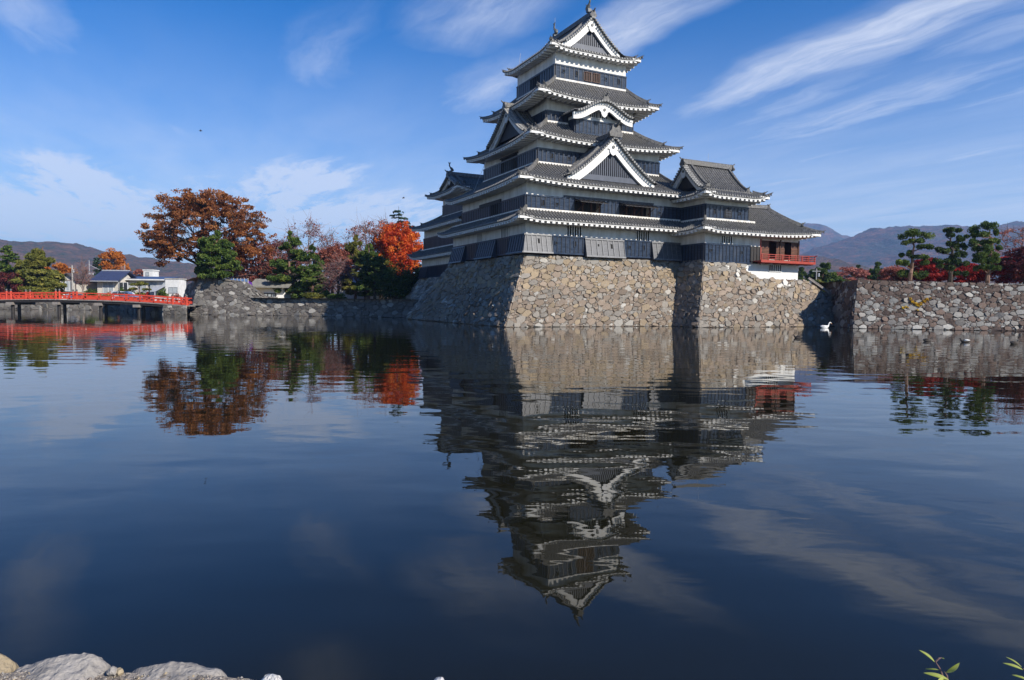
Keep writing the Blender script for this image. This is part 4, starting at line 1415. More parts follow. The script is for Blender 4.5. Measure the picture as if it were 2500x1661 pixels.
o = masonry('bank_wall', None, [(23, 2.6, 0.16, 0.40, l_front)], pal_grey, 14, relief=0.07, gap=0.012)
tag(o, 'low grey stone bank wall, half in castle shadow, running from bastion to castle', 'stone wall')
# bridge abutment and the shaded bank beneath the bridge
o = masonry('bridge_abutment', None, [(3.2, 1.25, 0.15, 0.32, lambda x, y: (-47.2 + x, 92.3 - 0.05 * x, y)), (36, 1.25, 0.2, 0.4, lambda x, y: (-70 + 22.8 * x / 36, 121 - 28.7 * x / 36, y))], pal_grey, 15, relief=0.06)
tag(o, 'low stone abutment carrying the right end of the red bridge', 'abutment')
o = masonry('bank_wall', None, [(70, 1.3, 0.25, 0.5, lambda x, y: (-140 + x, 118 + 3 * x / 70, y))], pal_grey, 16, relief=0.06)
tag(o, 'far low stone bank seen under the red bridge', 'stone wall')
o = masonry('bank_wall', None, [(14, 1.4, 0.25, 0.5, lambda x, y: (*W(36 + x * 0.6, -1.4 - x * 0.2)[:2], 1.3 * y / 1.4))], pal_neutral, 17, relief=0.1)
tag(o, 'low dark bank wall closing the inlet behind the swan', 'stone wall')


def hill(name, Y, prof_, depth, m, amp, s, z0=1.0):
    P = [at(x, y, Y) for x, y in prof_]
    xs, zs = [p[0] for p in P], [p[2] for p in P]
    mb = MB()
    n = 360
    rows = 46
    X = np.zeros((n + 1, rows + 8, 3))
    for i in range(n + 1):
        x = xs[0] + (xs[-1] - xs[0]) * i / n
        zr = float(np.interp(x, xs, zs))
        for j in range(rows + 8):
            t = j / (rows - 1)
            y = Y - depth + depth * t
            if t <= 1:
                k = t ** 0.8
                k += 0.16 * math.sin(math.pi * t) * fb(x, y, s, 5)
            else:
                k = 1 - (t - 1) * 2.2
            z = z0 + (zr - z0) * max(0, k) + amp * (fb(x, y, s * 14, 3)) * min(1, t * 2)
            X[i, j] = (x, y, z)
    mb.grid(X)
    return structure(mb.build(name, m, smooth=True))


hill('hills', 1500, [(-200, 590), (-60, 588), (0, 586), (35, 589), (60, 594), (90, 590), (120, 592), (140, 590), (165, 593), (190, 598), (215, 604), (240, 609), (280, 616), (320, 624), (350, 630), (440, 640), (560, 655), (700, 672), (900, 690), (1100, 700), (1300, 690), (1700, 640), (1900, 620)], 900, 'wooded_hill', 5.0, 0.0035)
hill('mountains', 2600, [(1700, 640), (1850, 630), (1950, 622), (2000, 603), (2055, 588), (2090, 572), (2125, 559), (2150, 560), (2185, 553), (2220, 554), (2260, 553), (2300, 549), (2340, 553), (2380, 553), (2420, 554), (2450, 550), (2480, 543), (2510, 540), (2600, 548), (2800, 560)], 1500, 'wooded_mountain', 8.0, 0.0022)
hill('far_mountains', 3700, [(1600, 640), (1800, 590), (1900, 565), (1960, 548), (2000, 545), (2020, 554), (2045, 571), (2075, 579), (2110, 590), (2200, 600), (2300, 590), (2420, 560), (2500, 545), (2700, 520)], 900, 'wooded_mountain', 12.0, 0.0012)

# ------------------------------------------------------------------ trees
class Leaves:
    def __init__(self, seed):
        self.g = np.random.default_rng(seed)
        self.c, self.s, self.t, self.n, self.el = [], [], [], [], []
    def cluster(self, c, r, n, size, tint=(0.5, 0.22), up=0.3, el=1.5, shell=0.0):
        g = self.g
        d = g.normal(size=(n, 3))
        d /= np.linalg.norm(d, axis=1)[:, None]
        rad = g.uniform(shell, 1, n) ** (1 / 2.2)
        p = np.asarray(c) + d * rad[:, None] * np.asarray(r)
        self.c.append(p)
        self.s.append(size * g.uniform(0.6, 1.35, n))
        base = g.normal(tint[0], tint[1] * 0.6)
        self.t.append(np.clip(base + g.normal(0, tint[1] * 0.7, n), 0, 1))
        nn = g.normal(size=(n, 3)) + np.array([0, 0, up]) * 2
        self.n.append(nn / np.linalg.norm(nn, axis=1)[:, None])
        self.el.append(np.full(n, el))
    def build(self, name, m, parent):
        C, S, T, Nn, El = (np.concatenate(x) for x in (self.c, self.s, self.t, self.n, self.el))
        n = len(C)
        r = self.g.normal(size=(n, 3))
        a = np.cross(Nn, r)
        a /= np.linalg.norm(a, axis=1)[:, None] + 1e-9
        b = np.cross(Nn, a)
        h = (S / 2)[:, None]
        V = np.stack([C - a * h * El[:, None], C - b * h, C + a * h * El[:, None], C + b * h], 1).reshape(-1, 3)
        me = bpy.data.meshes.new(name)
        me.vertices.add(4 * n)
        me.vertices.foreach_set('co', V.ravel())
        me.loops.add(4 * n)
        me.loops.foreach_set('vertex_index', np.arange(4 * n, dtype=np.int32))
        me.polygons.add(n)
        me.polygons.foreach_set('loop_start', np.arange(0, 4 * n, 4, dtype=np.int32))
        me.update(calc_edges=True)
        at_ = me.attributes.new('tint', 'FLOAT', 'FACE')
        at_.data.foreach_set('value', T.astype(np.float32))
        me.materials.append(MATS[m])
        return link(name, me, parent)


def bend(p, q, g, n=6, sag=0.08, jit=0.03):
    p, q = np.asarray(p, float), np.asarray(q, float)
    L = np.linalg.norm(q - p)
    t = np.linspace(0, 1, n)[:, None]
    x = p + (q - p) * t + np.array([0, 0, 1.0]) * (np.sin(t * math.pi) * sag * L)
    x[1:-1] += g.normal(0, jit * L, (n - 2, 3))
    return x


def broad_tree(name, label, cat, base, H, crown, m, bark='bark', n_cl=90, n_leaf=120, size=0.28, rcl=(1.1, 1.1, 0.5), tr=0.4, limbs=9, seed=1, tint=(0.5, 0.25), fork=0.3, shell=0.35, group=None, twigs=0, twig_mat=None, el=1.5, low=-1.0):
    """crown: centre offset (dx, dy), height of its centre above the base, radii"""
    g = np.random.default_rng(seed)
    t = thing(name, label, cat, base, 0, group)
    dx, dy, cz, rx, ry, rz = crown
    C = np.array([dx, dy, cz])
    Rr = np.array([rx, ry, rz])
    m_ = MB()
    zf = H * fork
    top = np.array([dx * 0.6, dy * 0.6, cz + rz * 0.55])
    trunk = bend((0, 0, -0.3), top, g, 10, 0.0, 0.012)
    m_.tube(trunk, np.linspace(tr * 1.25, tr * 0.2, 10), 8)
    nodes, rads = [], []
    for k in range(limbs):
        a = 2 * math.pi * (k + g.uniform(-0.3, 0.3)) / limbs
        hh = g.uniform(0, 1)
        i = min(8, int((zf + (cz + rz * 0.2 - zf) * hh) / top[2] * 9))
        p0 = trunk[max(1, i)]
        el_ = g.uniform(-0.5, 0.75) * (0.5 + hh)
        d = np.array([math.cos(a) * math.cos(el_), math.sin(a) * math.cos(el_), math.sin(el_)])
        q0 = C + d * Rr * g.uniform(0.72, 0.95)
        pl = bend(p0, q0, g, 8, 0.06, 0.025)
        m_.tube(pl, np.linspace(tr * 0.42, tr * 0.07, 8), 6)
        for j in range(2, 8):
            nodes.append(pl[j])
            rads.append(tr * 0.3 * (1 - j / 9))
    for j in range(4, 10):
        nodes.append(trunk[j])
        rads.append(tr * 0.35)
    nodes = np.array(nodes)
    lv = Leaves(seed + 100)
    for k in range(n_cl):
        d = g.normal(size=3)
        d /= np.linalg.norm(d)
        if d[2] < low:
            d[2] = -d[2]
        rad = g.uniform(shell, 1) ** 0.5 * g.uniform(0.9, 1.04)
        c = C + d * Rr * rad
        i = np.argmin(((nodes - c) ** 2).sum(1))
        pl = bend(nodes[i], c, g, 5, 0.05, 0.05)
        m_.tube(pl, np.linspace(max(0.02, rads[i] * 0.5), 0.012, 5), 4, cap=False)
        for w in range(twigs):
            q1 = c + g.normal(0, 1, 3) * np.array(rcl) * 1.1 + np.array([0, 0, 0.25])
            m_.tube(bend(pl[g.integers(2, 5)], q1, g, 3, 0.05, 0.04), np.linspace(0.022, 0.008, 3), 3, cap=False, mi=1)
        if n_leaf:
            lv.cluster(c, np.array(rcl) * g.uniform(0.6, 1.25), max(3, int(n_leaf * g.uniform(0.5, 1.4))), size, tint, el=el)
    m_.build('trunk', [bark, twig_mat or bark], t)
    if n_leaf:
        lv.build('crown', m, t)
    return t


def pine(name, label, cat, base, H, pads, m='leaf_pine', bark='bark_pine', tr=0.2, seed=1, dens=260, size=0.16, group=None, lean=0.0):
    """pads: (dx, dy, z, rx, rz) flattened needle cushions carried on side branches"""
    g = np.random.default_rng(seed)
    t = thing(name, label, cat, base, 0, group)
    m_ = MB()
    top = np.array([lean, 0, H * 0.96])
    trunk = bend((0, 0, -0.2), top, g, 10, 0.0, 0.02)
    m_.tube(trunk, np.linspace(tr * 1.2, tr * 0.25, 10), 7)
    lv = Leaves(seed + 50)
    for (dx, dy, z, rx, rz) in pads:
        i = max(1, min(9, int((z - 0.25) / top[2] * 9)))
        c = np.array([dx, dy, z])
        m_.tube(bend(trunk[i], c - np.array([0, 0, rz * 0.4]), g, 5, 0.03, 0.03), np.linspace(tr * 0.4, tr * 0.12, 5), 5, cap=False)
        n_sub = max(3, int(rx * 5))
        for k in range(n_sub):
            a, r = g.uniform(0, 2 * math.pi), math.sqrt(g.uniform(0, 1))
            p = c + np.array([math.cos(a) * r * rx * 0.85, math.sin(a) * r * rx * 0.75, rz * 0.35 * (1 - r * r) + g.normal(0, rz * 0.15)])
            lv.cluster(p, (rx * 0.36, rx * 0.36, rz * 0.62), int(dens * rx / n_sub * 1.5) + 8, size, (0.48, 0.26), up=-0.1, el=2.6)
    m_.build('trunk', [bark], t)
    lv.build('crown', m, t)
    return t


def layered(H, w, n, g, lo=0.22, taper=0.75, depth=0.9, rz=0.3):
    """cushions of a natural pine: layers of side branches up the stem"""
    out = []
    for k in range(n):
        f = k / (n - 1)
        z = H * (lo + (0.97 - lo) * f)
        r = w * (1 - taper * f ** 1.6)
        for j in range(3 if f < 0.9 else 1):
            a = g.uniform(0, 2 * math.pi)
            d = r * g.uniform(0.45, 0.8) if f < 0.9 else 0.0
            out.append((math.cos(a) * d, math.sin(a) * d * depth, z + g.normal(0, H * 0.015), max(0.35, r * g.uniform(0.42, 0.62)), rz * g.uniform(0.8, 1.3)))
    return out


def fir(name, label, cat, base, H, w, m='leaf_fir', seed=1, group=None, size=0.26, layers=26):
    g = np.random.default_rng(seed)
    t = thing(name, label, cat, base, 0, group)
    m_ = MB()
    m_.tube([(0, 0, -0.3), (0, 0, H * 0.5), (0, 0, H)], [0.03 * H * 0.5, 0.02 * H * 0.5, 0.02], 7)
    lv = Leaves(seed)
    for k in range(layers):
        f = k / layers
        z = H * (0.12 + 0.86 * f)
        r = w * (1 - f) ** 0.72 + 0.12
        for j in range(max(4, int(11 * (1 - f)))):
            a = g.uniform(0, 2 * math.pi)
            L = r * g.uniform(0.7, 1.1)
            for q in np.linspace(0.25, 1, max(2, int(L / 0.35))):
                c = np.array([math.cos(a) * L * q, math.sin(a) * L * q, z - L * q * 0.28 + 0.12 * q * q * L])
                lv.cluster(c, (0.28, 0.28, 0.14), 9, size, (0.45, 0.25), up=0.2, el=1.8)
            m_.tube([(0, 0, z), (math.cos(a) * L, math.sin(a) * L, z - L * 0.2)], [0.04, 0.01], 3, cap=False)
    m_.build('trunk', ['bark'], t)
    lv.build('crown', m, t)
    return t


def shrub(name, label, cat, base, r, m, seed=1, n=26, n_leaf=110, size=0.16, group=None):
    g = np.random.default_rng(seed)
    t = thing(name, label, cat, base, 0, group)
    m_ = MB()
    lv = Leaves(seed + 9)
    for k in range(n):
        d = g.normal(size=3)
        d /= np.linalg.norm(d)
        d[2] = abs(d[2])
        c = d * np.array(r) * g.uniform(0.35, 0.85) + np.array([0, 0, r[2] * 0.12])
        m_.tube(bend((0, 0, -0.1), c, g, 4, 0.05, 0.05), np.linspace(0.05, 0.012, 4), 4, cap=False)
        lv.cluster(c, np.array(r) * 0.3, n_leaf, size, (0.5, 0.28))
    m_.build('stem', ['bark'], t)
    lv.build('foliage', m, t)
    return t


def spot(px, zg, Y):
    p = at(px, 700, Y)
    return (p[0], Y, zg)


def ht(px, py, Y, zg):
    return at(px, py, Y)[2] - zg


# the great zelkova on the bastion
Y = 101.0
zb = 4.8
broad_tree('zelkova_tree', 'huge spreading tree with rusty orange leaves on top of the grey bastion', 'tree', spot(489, zb, Y), 14.0,
           (0.2, 1.6, 7.1, 10.2, 6.2, 6.6), 'leaf_rust', 'bark', 520, 74, 0.20, (0.85, 0.85, 0.42), 0.55, 15, 21, (0.5, 0.3), 0.12, 0.30, el=1.6, low=-0.75)
g_ = np.random.default_rng(5)
pine('pine_tree', 'dense rounded green pine standing in front of the huge orange tree', 'tree', spot(532, 4.75, 96.9), 6.6,
     layered(6.5, 2.9, 14, g_, 0.08, 0.40, 0.8, 0.5), seed=22, dens=480, size=0.15)
# brown and bare trees behind the shed
broad_tree('autumn_tree', 'brownish red tree beside the right edge of the huge orange tree', 'tree', spot(640, 2.4, 106), 9.0, (-1, 0, 5.2, 4.2, 3.5, 3.6), 'leaf_brick', 'bark', 80, 50, 0.22, (0.9, 0.9, 0.5), 0.25, 8, 23, twigs=4, twig_mat='twig')
broad_tree('autumn_tree', 'half bare purplish tree directly behind the low grey-roofed shed', 'tree', spot(597, 2.4, 109), 9.0, (0, 0, 5.2, 3.0, 3, 3.6), 'leaf_maroon', 'bark', 60, 40, 0.2, (0.9, 0.9, 0.5), 0.22, 7, 24, twigs=5, twig_mat='twig')
broad_tree('bare_tree', 'tall thin nearly bare brown tree rising behind the layered green pine', 'tree', spot(755, 2.4, 118), 13.5, (0, 0, 8.6, 5.2, 4, 5.0), 'leaf_brick', 'bark_grey', 90, 16, 0.2, (1.0, 1.0, 0.9), 0.28, 10, 25, twigs=9, twig_mat='twig')
broad_tree('bare_tree', 'bare reddish twigged tree between the orange tree and layered pine', 'tree', spot(688, 2.4, 114), 10.5, (0, 0, 6.8, 3.2, 3, 3.6), 'leaf_maroon', 'bark', 60, 26, 0.2, (0.9, 0.9, 0.6), 0.22, 8, 26, twigs=7, twig_mat='twig')
pine('pine_tree', 'tall layered green pine with pale trunk beside the shed', 'tree', spot(712, 2.4, 100), ht(712, 566, 100, 2.4),
     layered(9.8, 3.1, 13, g_, 0.10, 0.70, 0.8, 0.44), seed=27, dens=430, size=0.17, tr=0.22)
pine('pine_tree', 'shorter layered green pine right of the tall pale-trunked pine', 'tree', spot(764, 2.4, 98.5), ht(764, 610, 98.5, 2.4),
     layered(7.2, 2.6, 11, g_, 0.08, 0.6, 0.8, 0.44), seed=28, dens=430, size=0.17, tr=0.18)
broad_tree('autumn_tree', 'brick red rounded tree behind the shorter layered pine', 'tree', spot(812, 2.4, 108), 9.0, (0, 0, 6.0, 2.9, 2.6, 2.6), 'leaf_brick', 'bark', 90, 70, 0.2, (0.8, 0.8, 0.45), 0.22, 8, 29, twigs=2, twig_mat='twig')
shrub('maple_tree', 'small vivid crimson maple glowing between two pines', 'tree', (*spot(790, 2.4, 101)[:2], 3.6), (0.95, 0.9, 1.9), 'leaf_crimson', 30, 22, 110, 0.17)
broad_tree('bare_tree', 'dark bare leafless tree with purple twigs at the edge of the castle shadow', 'tree', spot(826, 2.4, 94), 5.4, (0, 0, 3.1, 2.4, 2.2, 2.2), 'leaf_maroon', 'bark', 60, 14, 0.14, (0.7, 0.7, 0.5), 0.17, 9, 31, twigs=11, twig_mat='twig', fork=0.15)
pine('pine_tree', 'straight greyish green pine left of the scarlet tree', 'tree', spot(866, 2.4, 110), ht(860, 571, 110, 2.4),
     layered(10.4, 2.5, 15, g_, 0.14, 0.6, 0.8, 0.44), 'leaf_olive', seed=32, dens=420, size=0.18, tr=0.2)
pine('pine_tree', 'darker pine close against the left side of the scarlet tree', 'tree', spot(900, 2.4, 109), ht(900, 592, 109, 2.4),
     layered(8.9, 2.4, 13, g_, 0.10, 0.55, 0.8, 0.44), 'leaf_pine', seed=33, dens=420, size=0.18, tr=0.2)
broad_tree('bare_tree', 'pinkish bare treetop behind the straight greyish pine', 'tree', spot(893, 2.4, 116), 13, (0, 0, 9.6, 4.0, 3.4, 3.6), 'leaf_brick', 'bark_grey', 80, 22, 0.2, (1.0, 1.0, 0.8), 0.26, 9, 34, twigs=7, twig_mat='twig')
broad_tree('bare_tree', 'pale bare treetop just left of the dark fir spire', 'tree', spot(935, 2.4, 118), 14.5, (0, 0, 10.8, 2.6, 2.4, 3.2), 'leaf_pink', 'bark_grey', 50, 20, 0.2, (0.9, 0.9, 0.8), 0.24, 8, 35, twigs=7, twig_mat='twig')
fir('fir_tree', 'dark pointed fir spire rising behind the scarlet tree', 'tree', spot(973, 2.4, 122), ht(973, 504, 122, 2.4), 7.6, seed=36)
broad_tree('maple_tree', 'brilliant scarlet and orange tree beside the shaded castle roofs', 'tree', spot(974, 2.4, 114), 12.8, (0.0, 0, 8.2, 4.2, 3.6, 4.8), 'leaf_scarlet', 'bark', 240, 100, 0.21, (0.75, 0.75, 0.85), 0.28, 12, 37, (0.5, 0.35), 0.2, 0.25, el=1.5)
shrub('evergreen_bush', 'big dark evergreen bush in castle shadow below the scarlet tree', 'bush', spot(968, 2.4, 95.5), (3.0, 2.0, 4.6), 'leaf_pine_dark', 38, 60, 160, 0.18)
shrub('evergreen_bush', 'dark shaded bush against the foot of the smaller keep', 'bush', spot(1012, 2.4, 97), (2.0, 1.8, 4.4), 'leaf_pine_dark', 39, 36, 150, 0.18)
shrub('hedge', 'clipped brown hedge on the low bank wall', 'hedge', spot(766, 2.42, 93.5), (1.9, 0.7, 0.75), 'leaf_olive', 40, 26, 120, 0.10)
shrub('hedge', 'clipped dark green hedge on the low bank wall', 'hedge', spot(826, 2.42, 93), (1.8, 0.7, 0.65), 'leaf_pine', 41, 24, 120, 0.10)
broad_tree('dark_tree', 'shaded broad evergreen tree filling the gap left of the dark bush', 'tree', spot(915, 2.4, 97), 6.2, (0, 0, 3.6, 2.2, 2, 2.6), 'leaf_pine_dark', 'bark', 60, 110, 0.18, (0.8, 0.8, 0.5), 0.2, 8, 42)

for (px, Y, top, w, m, lab, sd, tw) in ((702, 122, 588, 3.6, 'leaf_rust', 'russet brown tree filling the gap behind the tall layered pine', 141, 2), (845, 126, 592, 3.4, 'leaf_brick', 'reddish brown tree behind the gap left of the straight greyish pine', 142, 2),
                                      (930, 112, 612, 2.6, 'leaf_olive', 'olive green tree showing between the darker pine and the scarlet tree', 143, 0), (668, 118, 622, 2.8, 'leaf_olive', 'yellowish green tree low behind the grey-roofed shed', 144, 0)):
    H = ht(px, top, Y, 2.4)
    broad_tree('autumn_tree', lab, 'tree', spot(px, 2.4, Y), H, (0, 0, H * 0.6, w, w * 0.8, H * 0.4), m, 'bark', 90, 80, 0.2, (0.85, 0.85, 0.5), 0.2, 8, sd, twigs=tw, twig_mat='twig')

# far left, beyond the bridge
fir('conifer_tree', 'dark bluish green conifer at the far left edge beyond the bridge', 'tree', spot(22, 1.25, 128), ht(22, 593, 128, 1.25), 4.3, 'leaf_pine', 43, None, 0.34, 22)
pine('pine_tree', 'large golden olive pine behind the left part of the red bridge', 'tree', spot(92, 1.25, 125), ht(105, 597, 125, 1.25),
     layered(9.6, 4.6, 16, g_, 0.08, 0.62, 0.8, 0.6), 'leaf_olive', seed=44, dens=420, size=0.24, tr=0.3, lean=1.2)
broad_tree('maple_tree', 'dark maroon maple at the left edge behind the bridge railing', 'tree', spot(20, 1.25, 122), 5.2, (0, 0, 2.9, 3.6, 2.8, 2.4), 'leaf_maroon', 'bark', 80, 110, 0.2, (0.9, 0.9, 0.45), 0.2, 8, 45)
broad_tree('bare_tree', 'slim bare tree with pale trunk in front of the blue-roofed house', 'tree', spot(202, 1.25, 124), 7.6, (0, 0, 5.2, 1.6, 1.5, 2.4), 'leaf_brick', 'bark_grey', 50, 6, 0.12, (0.5, 0.5, 0.6), 0.16, 8, 46, twigs=10, twig_mat='twig')
fir('conifer_tree', 'green conifer rising behind the blue-roofed house', 'tree', spot(238, 1.25, 165), ht(238, 624, 165, 1.25), 2.9, 'leaf_fir', 47, None, 0.36, 18)
broad_tree('autumn_tree', 'bright orange rounded tree behind the blue-roofed house', 'tree', spot(277, 1.25, 168), 12.5, (0, 0, 8.2, 3.2, 3, 4.3), 'leaf_orange', 'bark', 80, 110, 0.32, (1.1, 1.1, 0.8), 0.3, 8, 48)
broad_tree('autumn_tree', 'smaller orange tree right of the bright orange rounded tree', 'tree', spot(303, 1.25, 166), 9.5, (0, 0, 6.0, 1.9, 1.9, 3.4), 'leaf_orange', 'bark', 46, 100, 0.32, (1.0, 1.0, 0.7), 0.25, 7, 49)
broad_tree('autumn_tree', 'rusty tree mass between the olive pine and the half-timbered house', 'tree', spot(143, 1.25, 160), 9, (0, 0, 6.0, 3.4, 3, 3.0), 'leaf_orange', 'bark', 60, 90, 0.3, (1.0, 1.0, 0.6), 0.25, 7, 50)
broad_tree('autumn_tree', 'small yellow-leaved tree above the half-timbered house roof', 'tree', spot(163, 1.25, 175), 8.5, (0, 0, 6.2, 2.4, 2, 2.4), 'leaf_yellow', 'bark', 34, 70, 0.32, (1, 1, 0.6), 0.25, 6, 51)
shrub('garden_shrub', 'round dark green shrub left below the blue roof', 'bush', spot(222, 1.25, 127), (2.1, 1.6, 2.5), 'leaf_pine', 52, 34, 120, 0.18)
shrub('garden_shrub', 'yellowish green shrub behind the middle of the red bridge', 'bush', spot(256, 1.25, 126), (1.9, 1.5, 1.7), 'leaf_olive', 53, 28, 110, 0.18)
shrub('garden_shrub', 'dusty pink shrub under the right end of the blue roof', 'bush', spot(278, 1.25, 129), (1.5, 1.3, 2.2), 'leaf_pink', 54, 24, 90, 0.17)
shrub('garden_shrub', 'olive green bush just right behind the white van', 'bush', spot(312, 1.25, 132), (2.0, 1.6, 2.6), 'leaf_olive', 55, 30, 110, 0.18)
pine('garden_pine', 'small spreading garden pine with flat light green top', 'tree', spot(341, 1.25, 131), 3.9, [(-0.7, 0, 3.5, 1.1, 0.3), (0.8, 0, 3.6, 1.2, 0.3), (0, 0, 3.9, 0.9, 0.25), (-1.2, 0, 2.7, 0.9, 0.3), (1.2, 0.2, 2.6, 0.9, 0.3), (0.2, 0, 1.7, 1.2, 0.35)], 'leaf_olive', seed=56)
shrub('garden_shrub', 'small bright red shrub beside the flat-topped garden pine', 'bush', spot(359, 1.25, 130), (0.9, 0.8, 2.0), 'leaf_crimson', 57, 18, 90, 0.16)
broad_tree('autumn_tree', 'distant pale rusty tree behind the roof with the white rooftop box', 'tree', spot(345, 1.25, 190), 8, (0, 0, 6.6, 2.8, 2.4, 2.4), 'leaf_pink', 'bark', 40, 70, 0.32, (1, 1, 0.6), 0.22, 6, 58)

shrub('garden_shrub', 'dark green shrub at the left corner of the white flat-roofed house', 'bush', spot(398, 1.25, 128), (1.5, 1.2, 2.6), 'leaf_pine', 151, 26, 110, 0.18)
shrub('garden_shrub', 'low reddish shrub before the white flat-roofed house', 'bush', spot(428, 1.25, 127), (1.3, 1.0, 1.7), 'leaf_brick', 152, 20, 100, 0.16)
shrub('garden_shrub', 'mixed green shrub at the right corner of the blue-roofed house', 'bush', spot(296, 1.25, 136), (1.6, 1.2, 2.9), 'leaf_pine', 153, 26, 110, 0.18)

# right bank: cloud-pruned pines before crimson maples
PINES = [
    (2223, 692, 'left cloud-pruned pine with widely spaced flat pads', 'bark_pine', [(1020, 330, 150, 45), (1000, 415, 110, 32), (1090, 470, 105, 30), (985, 540, 78, 30), (1060, 580, 108, 28), (890, 645, 92, 40), (1115, 640, 78, 28), (1020, 760, 155, 50)], 1000, 860),
    (2319, 694, 'middle cloud-pruned pine, darkest and leaning, with crowded pads', 'bark', [(1430, 300, 110, 30), (1370, 345, 85, 26), (1560, 360, 72, 25), (1490, 395, 80, 30), (1400, 445, 72, 32), (1530, 460, 82, 42), (1310, 515, 96, 36), (1450, 500, 72, 30), (1520, 570, 92, 45), (1290, 635, 72, 30), (1440, 630, 112, 36), (1560, 655, 80, 30), (1360, 700, 100, 40), (1520, 755, 85, 32)], 1430, 870),
    (2410, 695, 'right cloud-pruned pine, tallest, with thick bare lower trunk', 'bark_pine', [(1760, 260, 130, 50), (1880, 310, 62, 32), (1760, 340, 110, 36), (1640, 415, 56, 30), (1780, 420, 120, 42), (1890, 410, 62, 32), (1740, 490, 105, 38), (1900, 475, 72, 32), (1780, 560, 140, 42), (1720, 625, 82, 32), (1860, 620, 112, 46), (1760, 690, 102, 40), (1900, 700, 72, 32)], 1835, 870)]
for i, (px, py, lab, bk_, pads, bx_, by_) in enumerate(PINES):
    g = np.random.default_rng(60 + i)
    K = 1 / 106.6
    P = [((x - bx_) * K, g.uniform(-0.35, 0.35), (by_ - y) * K, w * K * 1.06, h * K * 1.35) for x, y, w, h in pads]
    pine('pruned_pine', lab, 'tree', spot(px, 4.5, 69.85), max(p[2] for p in P) + 0.1, P, 'leaf_pine_dark' if i == 1 else 'leaf_pine', bk_, 0.19, 60 + i, 560, 0.10, 'cloud-pruned pines on the right bank')
for (px, py, Y, w, h, m, lab, n) in ((2180, 668, 80, 1.5, 1.8, 'leaf_pink', 'small pale pinkish maple left of the pruned pines', 60), (2268, 660, 76, 2.3, 2.6, 'leaf_crimson', 'crimson maple glowing behind the left pruned pine', 110),
                                     (2352, 668, 75.5, 2.4, 2.2, 'leaf_crimson', 'low crimson maple between middle and right pruned pines', 110), (2455, 655, 75, 2.6, 2.4, 'leaf_crimson', 'red maple right of the tallest pruned pine', 110), (2500, 640, 73, 2.4, 2.8, 'leaf_maroon', 'dark maroon maple at the right edge of the bank', 100)):
    H = ht(px, py, Y, 4.4) + h * 0.5
    broad_tree('maple_tree', lab, 'tree', spot(px, 4.4, Y), H, (0, 0, H * 0.58, w, w * 0.8, H * 0.48), m, 'bark', n, 130, 0.13, (0.55, 0.55, 0.25), 0.12, 8, int(px), fork=0.1, group=None, shell=0.2)
broad_tree('cherry_tree', 'thinly leaved pinkish cherry tree reaching above the maples at the right edge', 'tree', spot(2492, 4.4, 78), 6.9, (-0.3, 0, 4.6, 3.6, 2.6, 2.5), 'leaf_pink', 'bark', 70, 22, 0.14, (0.7, 0.7, 0.35), 0.16, 10, 71, twigs=6, twig_mat='twig', fork=0.15)

# between the castle and the right wall, far behind
for (px, Y, top, w, lab, m, sd) in ((1957, 125, 658, 2.2, 'pine half hidden by the white pavilion base', 'leaf_pine', 72), (2012, 120, 645, 3.6, 'broad olive pine right of the slanting pole', 'leaf_pine', 73), (2140, 118, 643, 2.2, 'slim layered pine just above the right wall corner', 'leaf_pine', 74), (2045, 112, 700, 2.6, 'low spreading pine in front of the pink stall', 'leaf_olive', 75), (1990, 110, 690, 2.2, 'shaded pine low behind the slanting pole', 'leaf_pine_dark', 76)):
    H = ht(px, top, Y, 1.3)
    pine('pine_tree', lab, 'tree', spot(px, 1.3, Y), H, layered(H, w, 13, np.random.default_rng(sd), 0.15, 0.55, 0.8, 0.42), m, seed=sd, dens=520, size=0.2, tr=0.2)
broad_tree('autumn_tree', 'soft red rounded tree above the right wall corner', 'tree', spot(2080, 1.3, 130), 8.6, (0, 0, 5.8, 4.2, 3.4, 2.6), 'leaf_pink', 'bark', 90, 90, 0.22, (1.0, 1.0, 0.4), 0.2, 8, 77)
broad_tree('autumn_tree', 'olive brown tree below the soft red rounded tree', 'tree', spot(2060, 1.3, 124), 6.2, (0, 0, 3.6, 2.8, 2.4, 2.2), 'leaf_olive', 'bark', 60, 90, 0.22, (0.9, 0.9, 0.4), 0.2, 8, 78)
fir('conifer_tree', 'dark conifer tip behind the soft red rounded tree', 'tree', spot(2095, 1.3, 150), ht(2095, 641, 150, 1.3), 3.0, 'leaf_pine_dark', 79, None, 0.34, 16)

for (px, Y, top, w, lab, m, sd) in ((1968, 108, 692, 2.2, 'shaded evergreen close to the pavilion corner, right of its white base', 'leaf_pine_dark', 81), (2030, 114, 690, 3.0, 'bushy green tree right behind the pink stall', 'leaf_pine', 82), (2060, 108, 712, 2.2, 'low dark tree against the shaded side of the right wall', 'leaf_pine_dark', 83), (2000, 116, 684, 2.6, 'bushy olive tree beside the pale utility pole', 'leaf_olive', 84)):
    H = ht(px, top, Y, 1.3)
    broad_tree('evergreen_tree', lab, 'tree', spot(px, 1.3, Y), H, (0, 0, H * 0.55, w, w * 0.8, H * 0.46), m, 'bark', 60, 130, 0.2, (0.7, 0.7, 0.3), 0.15, 7, sd, fork=0.15)

